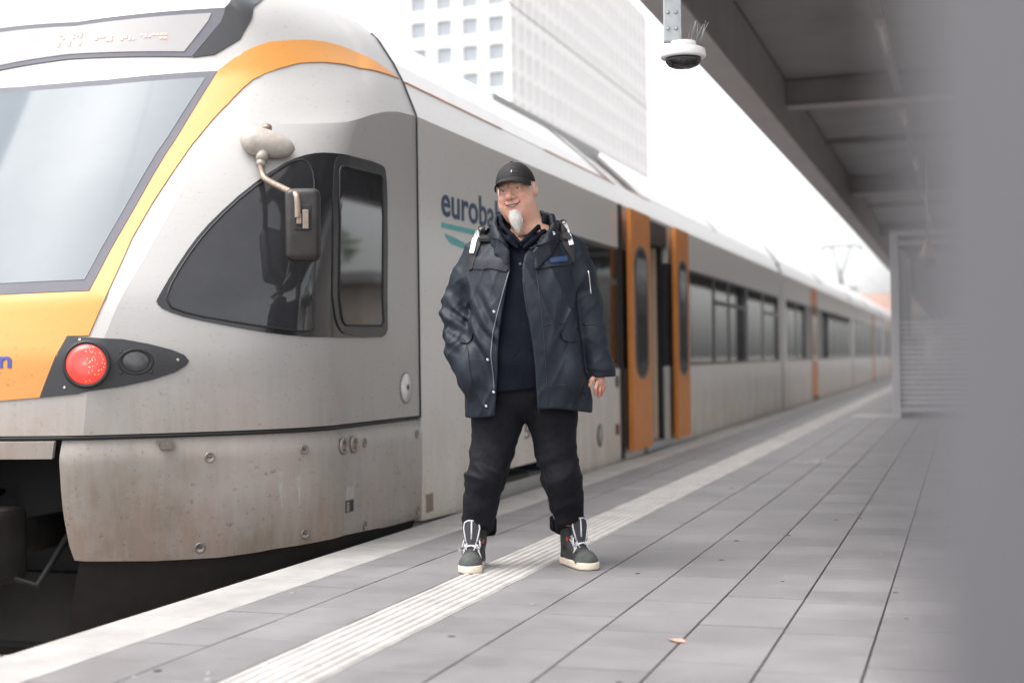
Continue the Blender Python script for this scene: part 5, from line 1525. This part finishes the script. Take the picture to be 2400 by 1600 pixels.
cloth('pocket_flap', [(130,412),(270,390),(412,376),(428,446),(330,462),(240,470),(160,490),(150,450)], M['jacket'], .007, q2)
cloth('name_patch', [(245,408),(378,386),(380,424),(256,440)], M['name_patch'], .0105, q2, rim=.003, rnd=0)
cloth('pocket_flap', [(228,955),(325,932),(318,975),(290,1015),(225,1008)], M['jacket'], .008)
cloth('pocket_bag', [(150,1060),(215,1020),(285,1025),(296,1190),(322,1300),(296,1372),(235,1310),(185,1180)], M['jacket'], .006)
cloth('pocket_flap', [(318,930),(470,915),(486,1005),(350,1020)], M['jacket'], .009, q2)
cloth('pocket_bag', [(346,1026),(482,1012),(498,1200),(500,1338),(385,1370),(356,1300)], M['jacket'], .006, q2)
cloth('storm_flap', [(118,292),(190,235),(318,172),(326,225),(290,268),(180,312),(95,345)], M['jacket'], .012, q2, tree=JALL)
cloth('storm_flap', [(382,212),(440,150),(520,185),(600,300),(610,370),(590,352),(540,285),(470,245)], M['jacket'], .012, q1, tree=JALL)
sewn('zip', [(608,350),(590,470),(540,650),(500,800),(465,950),(452,1100),(470,1250),(476,1350)], .0030, M['zip'], off=.004)
sewn('front_edge', [(40,455),(72,690),(100,900),(122,1180),(140,1400),(178,1535)], .0032, M['jacket'], q2, off=.001)
sewn('seam', [(152,490),(188,790),(214,1090),(236,1490)], .0022, M['jacket_trim'], q2, off=.0005)
sewn('seam', [(205,890),(320,880),(462,870)], .0018, M['jacket_trim'], q2, off=.0005)
sewn('seam', [(250,1330),(400,1320),(520,1400)], .0016, M['jacket_trim'], q2, off=.0005)
sewn('seam', [(498,884),(600,886),(688,928)], .0034, M['jacket_trim'], q2, off=.001)
sewn('sleeve_zip', [(536,492),(546,560),(556,662)], .0032, M['snap'], q2, off=.002)
cloth('cuff_strap', [(526,1168),(620,1158),(720,1160),(734,1185),(722,1224),(620,1222),(524,1214)], M['jacket'], .008, q2)
for p in ((555,455),(475,790),(430,1133),(472,1365),(418,1465)): snap(*p)
a, b = q2(280, 223); p = on_j(a, b, .014, JALL)
MB().lathe([(.008,-.002),(.008,.002),(.0045,.0035),(.004,.0015)], 14, Matrix.Translation(p) @ Matrix.Rotation(math.pi/2,4,'X')).obj('snap_button', M['snap'], jacket)

# ---- polo shirt
SHIRT = [(.80,-.02,.010,.235,.172),(.95,-.01,.008,.240,.182),(1.10,0,.010,.232,.178),(1.28,0,.018,.215,.158),(1.40,0,.030,.195,.130),(1.47,0,.034,.140,.112),(1.53,0,.030,.100,.092)]
def shirt_f(X, Y, Z):
    d = loft(X, Y, Z, SHIRT, 2.3)+.003*vnoise(X*13, Y*7, Z*7)+.002*vnoise(X*9+Z*12, Y*5, Z*4)
    d = smax(d, .822+.012*np.sin(X*8)-Z, .004); d = smax(d, Z-1.535, .004)
    d = smax(d, np.minimum(Z-(1.478+np.abs(X+.004)*1.35), -Y), .003)
    return d
shm = net_mesh(shirt_f, (-.28,-.22,.80), (.28,.22,1.56), .006, 'polo_shirt', 1)
shirt = link('polo_shirt', shm, man, M['shirt'])
SB = bvh(shm)
def pcollar_f(X, Y, Z):
    d = 9
    for s in (-1, 1):
        P = [((s*.004-.002,-.098,1.486),.008), ((s*.040,-.090,1.520),.011), ((s*.078,-.050,1.560),.011), ((s*.092,.01,1.590),.010), ((s*.06,.085,1.61),.010), ((0,.10,1.612),.010)]
        P2 = [((p[0][0]*1.18+s*.010, p[0][1]*1.04, p[0][2]-.024), p[1]) for p in P]
        d = np.minimum(d, smin(chain(X, Y, Z, P, .006), chain(X, Y, Z, P2, .006), .018))
    return d
link('shirt_collar', net_mesh(pcollar_f, (-.13,-.14,1.42), (.13,.14,1.64), .0045, 'shirt_collar', 1), shirt, M['shirt'])
h = SB.ray_cast(Vector((-.006,-1,1.39)), Vector((0,1,0)))[0]
MB().lathe([(.0062,-.002),(.0062,.002),(.004,.001)], 12, Matrix.Translation(h) @ Matrix.Rotation(math.pi/2,4,'X')).obj('button', M['zip'], shirt)

# ---- jeans
LEG_L = [((-.105,.030,.80),.128), ((-.120,.022,.70),.118), ((-.146,.010,.53),.098), ((-.178,.000,.42),.090), ((-.198,.026,.31),.078), ((-.214,.062,.205),.069), ((-.219,.072,.13),.068)]
LEG_R = [((.115,.030,.80),.128), ((.130,.022,.70),.116), ((.146,.010,.53),.092), ((.174,.000,.42),.089), ((.193,.040,.31),.076), ((.203,.092,.205),.067), ((.205,.104,.13),.067)]
def jeans_f(X, Y, Z):
    d = None
    for L_, s in ((LEG_L, 1.), (LEG_R, -1.)):
        q = chain(X, Y, Z, L_, .02)
        kn = np.exp(-((Z-.455)/.07)**2); an = np.exp(-((Z-.235)/.055)**2)
        ph = 2.0*vnoise(X*11, Y*11+s*4, Z*9)
        q = q-.0040*vnoise(X*10, Y*10, Z*15+s*7)-.0016*(kn+an*1.1)*np.sin(Z*95+s*X*60+2.5*ph)-.0105*(.35+kn+.7*an)*(ridge(vnoise(X*9+s*5+Z*7*s, Y*9, Z*17+X*8*s))-.4)
        yb = .062 if s > 0 else .092
        q = smax(q, .186-.50*np.clip(Y-yb+.03, -.02, .10)-(.0)-Z, .006)
        d = q if d is None else smin(d, q, .025)
    d = smin(d, ell(X, Y, Z, (.005,.03,.82), (.215,.165,.13)), .03)
    return d+.0015*vnoise(X*30, Y*30, Z*34)
jn = net_mesh(jeans_f, (-.31,-.15,.10), (.31,.22,.95), .0055, 'jeans', 1)
jeans = link('jeans', jn, man, M['jeans'])
for (c, zc, s) in (((-.216,.066), .168, 1), ((.204,.098), .172, -1)):
    def cuff_f(X, Y, Z, c=c, zc=zc, s=s):
        r = np.sqrt((X-c[0])**2+(Y-c[1])**2); zz = Z-(zc+.028-.50*(Y-c[1]))
        a = np.maximum(np.abs(r-.079)-.0035, np.abs(zz)-.024)
        a = np.maximum(a, np.maximum((c[1]-.012)-Y, s*(c[0]-X)-.012))
        return a-.004+.003*vnoise(X*28, Y*28, Z*22)
    link('turn_up', net_mesh(cuff_f, (c[0]-.11,c[1]-.11,.08), (c[0]+.11,c[1]+.11,.28), .0045, 'turn_up', 1), jeans, M['jeans'])
JNB = bvh(jn)
for pts in ([(.062,.50),(.094,.42),(.118,.31),(.132,.235)],[(-.062,.50),(-.10,.42),(-.125,.31),(-.14,.235)]):
    d = dens(pts, .02, 1, False); p = [(lambda h: (h or Vector((a,-.05,b)))+Vector((0,-.0005,0)))(JNB.ray_cast(Vector((a,-1,b)), Vector((0,1,0)))[0]) for a, b in d]
    MB().tube(p, .0016, 5).obj('seam', M['jacket'], jeans)

# ---- high sneakers; toe towards -y
def sole_f(X, Y, Z):
    w = np.interp(Y, [-.175,-.15,-.10,-.03,.05,.10,.13], [.030,.046,.054,.049,.043,.041,.030]); cxx = np.interp(Y, [-.175,-.05,.13], [.006,.0,-.003])
    d2 = np.maximum(np.abs(X-cxx)-w, np.maximum(-.170-Y, Y-.128))
    toe = np.sqrt((X-.004)**2+(Y+.115)**2)-.0565; d2 = np.where(Y < -.115, toe, d2)
    heel = np.sqrt((X+.003)**2+(Y-.088)**2)-.0425; d2 = np.where(Y > .088, heel, d2)
    d = smax(d2+.0015*np.abs(np.sin(Z*300)), np.abs(Z-.017)-.017-.006*np.clip((-Y-.12)/.05, 0, 1)*0, .007)
    return d
def upper_f(X, Y, Z):
    d = ell(X, Y, Z, (.003,-.108,.030), (.0505,.058,.046))
    d = smin(d, chain(X, Y, Z, [((.002,-.085,.040),.040), ((.0,-.02,.078),.043), ((0,.035,.120),.047), ((0,.055,.190),.047)], .02), .03)
    d = smin(d, cap(X, Y, Z, (-.002,.085,.035), (0,.070,.17), .038, .042), .03)
    d = smin(d, ell(X, Y, Z, (0,.01,.032), (.043,.11,.04)), .02)
    d = smax(d, .020-Z, .004); d = smax(d, Z-.182-.12*(Y-.03)*0, .004)
    return d
sole_me = net_mesh(sole_f, (-.07,-.185,-.006), (.07,.145,.045), .0034, 'sole', 1)
up_me = net_mesh(upper_f, (-.07,-.18,.01), (.07,.14,.20), .0036, 'upper', 1)
UB = bvh(up_me)
def up_pt(x, y, off=0.):
    """front/top surface of the upper, looking along the instep normal"""
    o = Vector((x, y, .0)); dirv = Vector((0, .62, -.78)).normalized(); s = Vector((x, y, .11))-dirv*.4
    h = UB.ray_cast(s, dirv)
    return (h[0] if h[0] is not None else Vector((x, y, .1)))-dirv*off
def toe_f(X, Y, Z): return np.maximum(np.maximum(upper_f(X, Y, Z)-.0022, Y+.098-.10*np.abs(X)*10*np.abs(X)), .024-Z)
toe_me = net_mesh(toe_f, (-.07,-.18,.01), (.07,-.07,.10), .0034, 'toe_cap', 1)
def tongue_f(X, Y, Z):
    # plate leaning back along the shin
    v = Z-.165; y = Y-(-.052+.10*v)-6.0*X*X
    w = np.interp(Z, [.10,.14,.19,.225], [.028,.036,.043,.037])
    return smax(np.abs(y)-.0065, smax(np.abs(X)-w, np.abs(Z-.158)-.066, .02), .006)
ton_me = net_mesh(tongue_f, (-.06,-.09,.08), (.06,.03,.235), .0034, 'tongue', 1)
TB = bvh(ton_me)
def ton_pt(x, z, off=0.):
    h = TB.ray_cast(Vector((x, -.3, z)), Vector((0, 1, 0)))[0]
    return (h if h is not None else Vector((x, -.058+.10*(z-.165)+6*x*x, z)))+Vector((0, -off, 0))
def shoe(name, x, y, rz, side, seed):
    rr = random.Random(seed)
    par = empty(name, (x, y, 0.003), rz); par.parent = man
    def add(nm, me, mat, p=par): return link(nm, me, p, mat)
    add('sole', sole_me, M['shoe_sole']); up = add('upper', up_me, M['shoe_dark']); add('toe_cap', toe_me, M['shoe_toe'])
    tg = add('tongue', ton_me, M['shoe_cloth'])
    # pale piping round the tongue and its middle band
    rim = [ton_pt(-.024,.125,.001), ton_pt(-.031,.155,.001), ton_pt(-.0375,.190,.001), ton_pt(-.033,.215,.001), ton_pt(-.018,.2235,.001), ton_pt(0,.2245,.001), ton_pt(.018,.2235,.001), ton_pt(.033,.215,.001), ton_pt(.0375,.190,.001), ton_pt(.031,.155,.001), ton_pt(.024,.125,.001)]
    MB().tube(rim, .0034, 6).obj('piping', M['lace'], tg)
    MB().tube([ton_pt(.0,.14,.001), ton_pt(.001,.18,.001), ton_pt(.001,.222,.001)], .0038, 6).obj('tongue_band', M['lace'], tg)
    for s in (-1, 1):
        e = [up_pt(s*(.044-.0*k), -.118+.012*k, .002) for k in range(1)]
        line = [(.046,-.112),(.040,-.094),(.032,-.078),(.030,-.055),(.031,-.030),(.034,-.008)]
        MB().tube([up_pt(s*a, b, .0012) for a, b in line], .0030, 6).obj('piping', M['lace'], up)
        for k in range(5):
            p = up_pt(s*.0345, -.072+k*.017, .0015)
            MB().lathe([(.0042,-.002),(.0042,.0015),(.0022,.0018)], 8, Matrix.Translation(p) @ Matrix.Rotation(.9,4,'X')).obj('eyelet', M['snap'], up)
    # laces zigzag
    for k in range(5):
        ya = -.072+k*.017; yb = ya+.015
        for s in (-1, 1):
            pts = [up_pt(s*.032*(1-2*t), ya+(yb-ya)*t+rr.uniform(-.002,.002), .0045+.004*math.sin(math.pi*t)) for t in np.linspace(0, 1, 7)]
            MB().tube(pts, .0033, 6).obj('lace', M['lace'], up)
    # bow with hanging loops
    c = up_pt(0, -.004, .012)
    for s in (-1, 1):
        loop = [c, c+Vector((s*.018,-.012,.006)), c+Vector((s*.036,-.022,-.010)), c+Vector((s*.042,-.032,-.034)), c+Vector((s*.034,-.034,-.042)), c+Vector((s*.020,-.022,-.018)), c]
        MB().tube(loop, .0030, 6).obj('lace', M['lace'], up)
        tail = [c, c+Vector((s*.012,-.016,-.006)), c+Vector((s*.024,-.034,-.030)), c+Vector((s*.020+rr.uniform(-.006,.006),-.048,-.050))]
        MB().tube(tail, .0030, 6).obj('lace', M['lace'], up)
    p = up_pt(side*-.043, .012, .0); MB().box(p.x-.004, p.x+.004, p.y-.008, p.y+.008, p.z-.008, p.z+.012, .002).obj('red_tab', M['shoe_red'], up)
    sb_ = MB(); sb_.box(.0405,.0465,.0,.075,.100,.108,.001); sb_.box(-.0465,-.0405,.0,.075,.100,.108,.001); 
    return par
shoe('sneaker', -.236, .030, R(-9), -1, 1)
shoe('sneaker', .236, .072, R(21), 1, 2)

# ---- backpack worn on the back
bp_root = empty('backpack', (PX, PY, 0), TH, label='black backpack with white reflective shoulder straps worn over the navy jacket', cat='backpack')
def pack_f(X, Y, Z):
    q = np.stack([np.abs(X-.01)-.135, np.abs(Y-.315)-.075, np.abs(Z-1.22)-.215]); m = np.maximum(q, 0)
    return np.sqrt((m**2).sum(0))+np.minimum(q.max(0), 0)-.03
link('bag', net_mesh(pack_f, (-.2,.17,.95), (.22,.45,1.50), .012, 'bag', 1), bp_root, M['strap_black'])
def strap(pts, mat, off, q, name='strap', rim=.006):
    return link(name, drape2([q(*p) for p in pts], JB, I4, off, rim=rim, step=.012), bp_root, mat)
strap([(372,172),(408,158),(392,230),(350,345),(318,470),(286,480),(300,350),(330,260)], M['strap_black'], .009, q1)
strap([(333,188),(378,160),(345,270),(328,355),(296,350),(310,270)], M['strap_white'], .015, q1, 'reflective_band')
strap([(300,112),(352,118),(372,200),(402,300),(432,310),(430,452),(395,380),(352,310),(318,190)], M['strap_black'], .009, q2)
strap([(344,128),(376,122),(402,200),(426,302),(394,308),(372,210)], M['strap_white'], .015, q2, 'reflective_band')
strap([(340,190),(372,188),(412,255),(398,272),(352,262)], M['strap_black'], .022, q2, 'buckle', .012)
for (a, b, q) in ((385,145,q1), (345,108,q2)):
    x, z = q(a, b+40); p = on_j(x, z, .018)
    MB().tube([p+Vector((.014*math.cos(t), -.004+.004*math.sin(t), .010*math.sin(t))) for t in np.linspace(0, 2*math.pi, 17)], .0026, 6).obj('ring', M['strap_black'], bp_root)
for s, x0 in ((-1, -.165), (1, .19)):
    pts = [Vector((x0, -.045, 1.512)), Vector((x0*.97, .0, 1.537)), Vector((x0*.9, .06, 1.545)), Vector((x0*.75, .16, 1.51)), Vector((x0*.6, .26, 1.42))]
    V = []; F = []
    for p in pts: V += [p+Vector((-.028,0,0)), p+Vector((.028,0,0)), p+Vector((.028,0,-.014)), p+Vector((-.028,0,-.014))]
    for i in range(len(pts)-1):
        for k in range(4): F.append((4*i+k, 4*i+(k+1) % 4, 4*i+4+(k+1) % 4, 4*i+4+k))
    MB().add(V, F+[(3,2,1,0)]).obj('strap', M['strap_black'], bp_root)
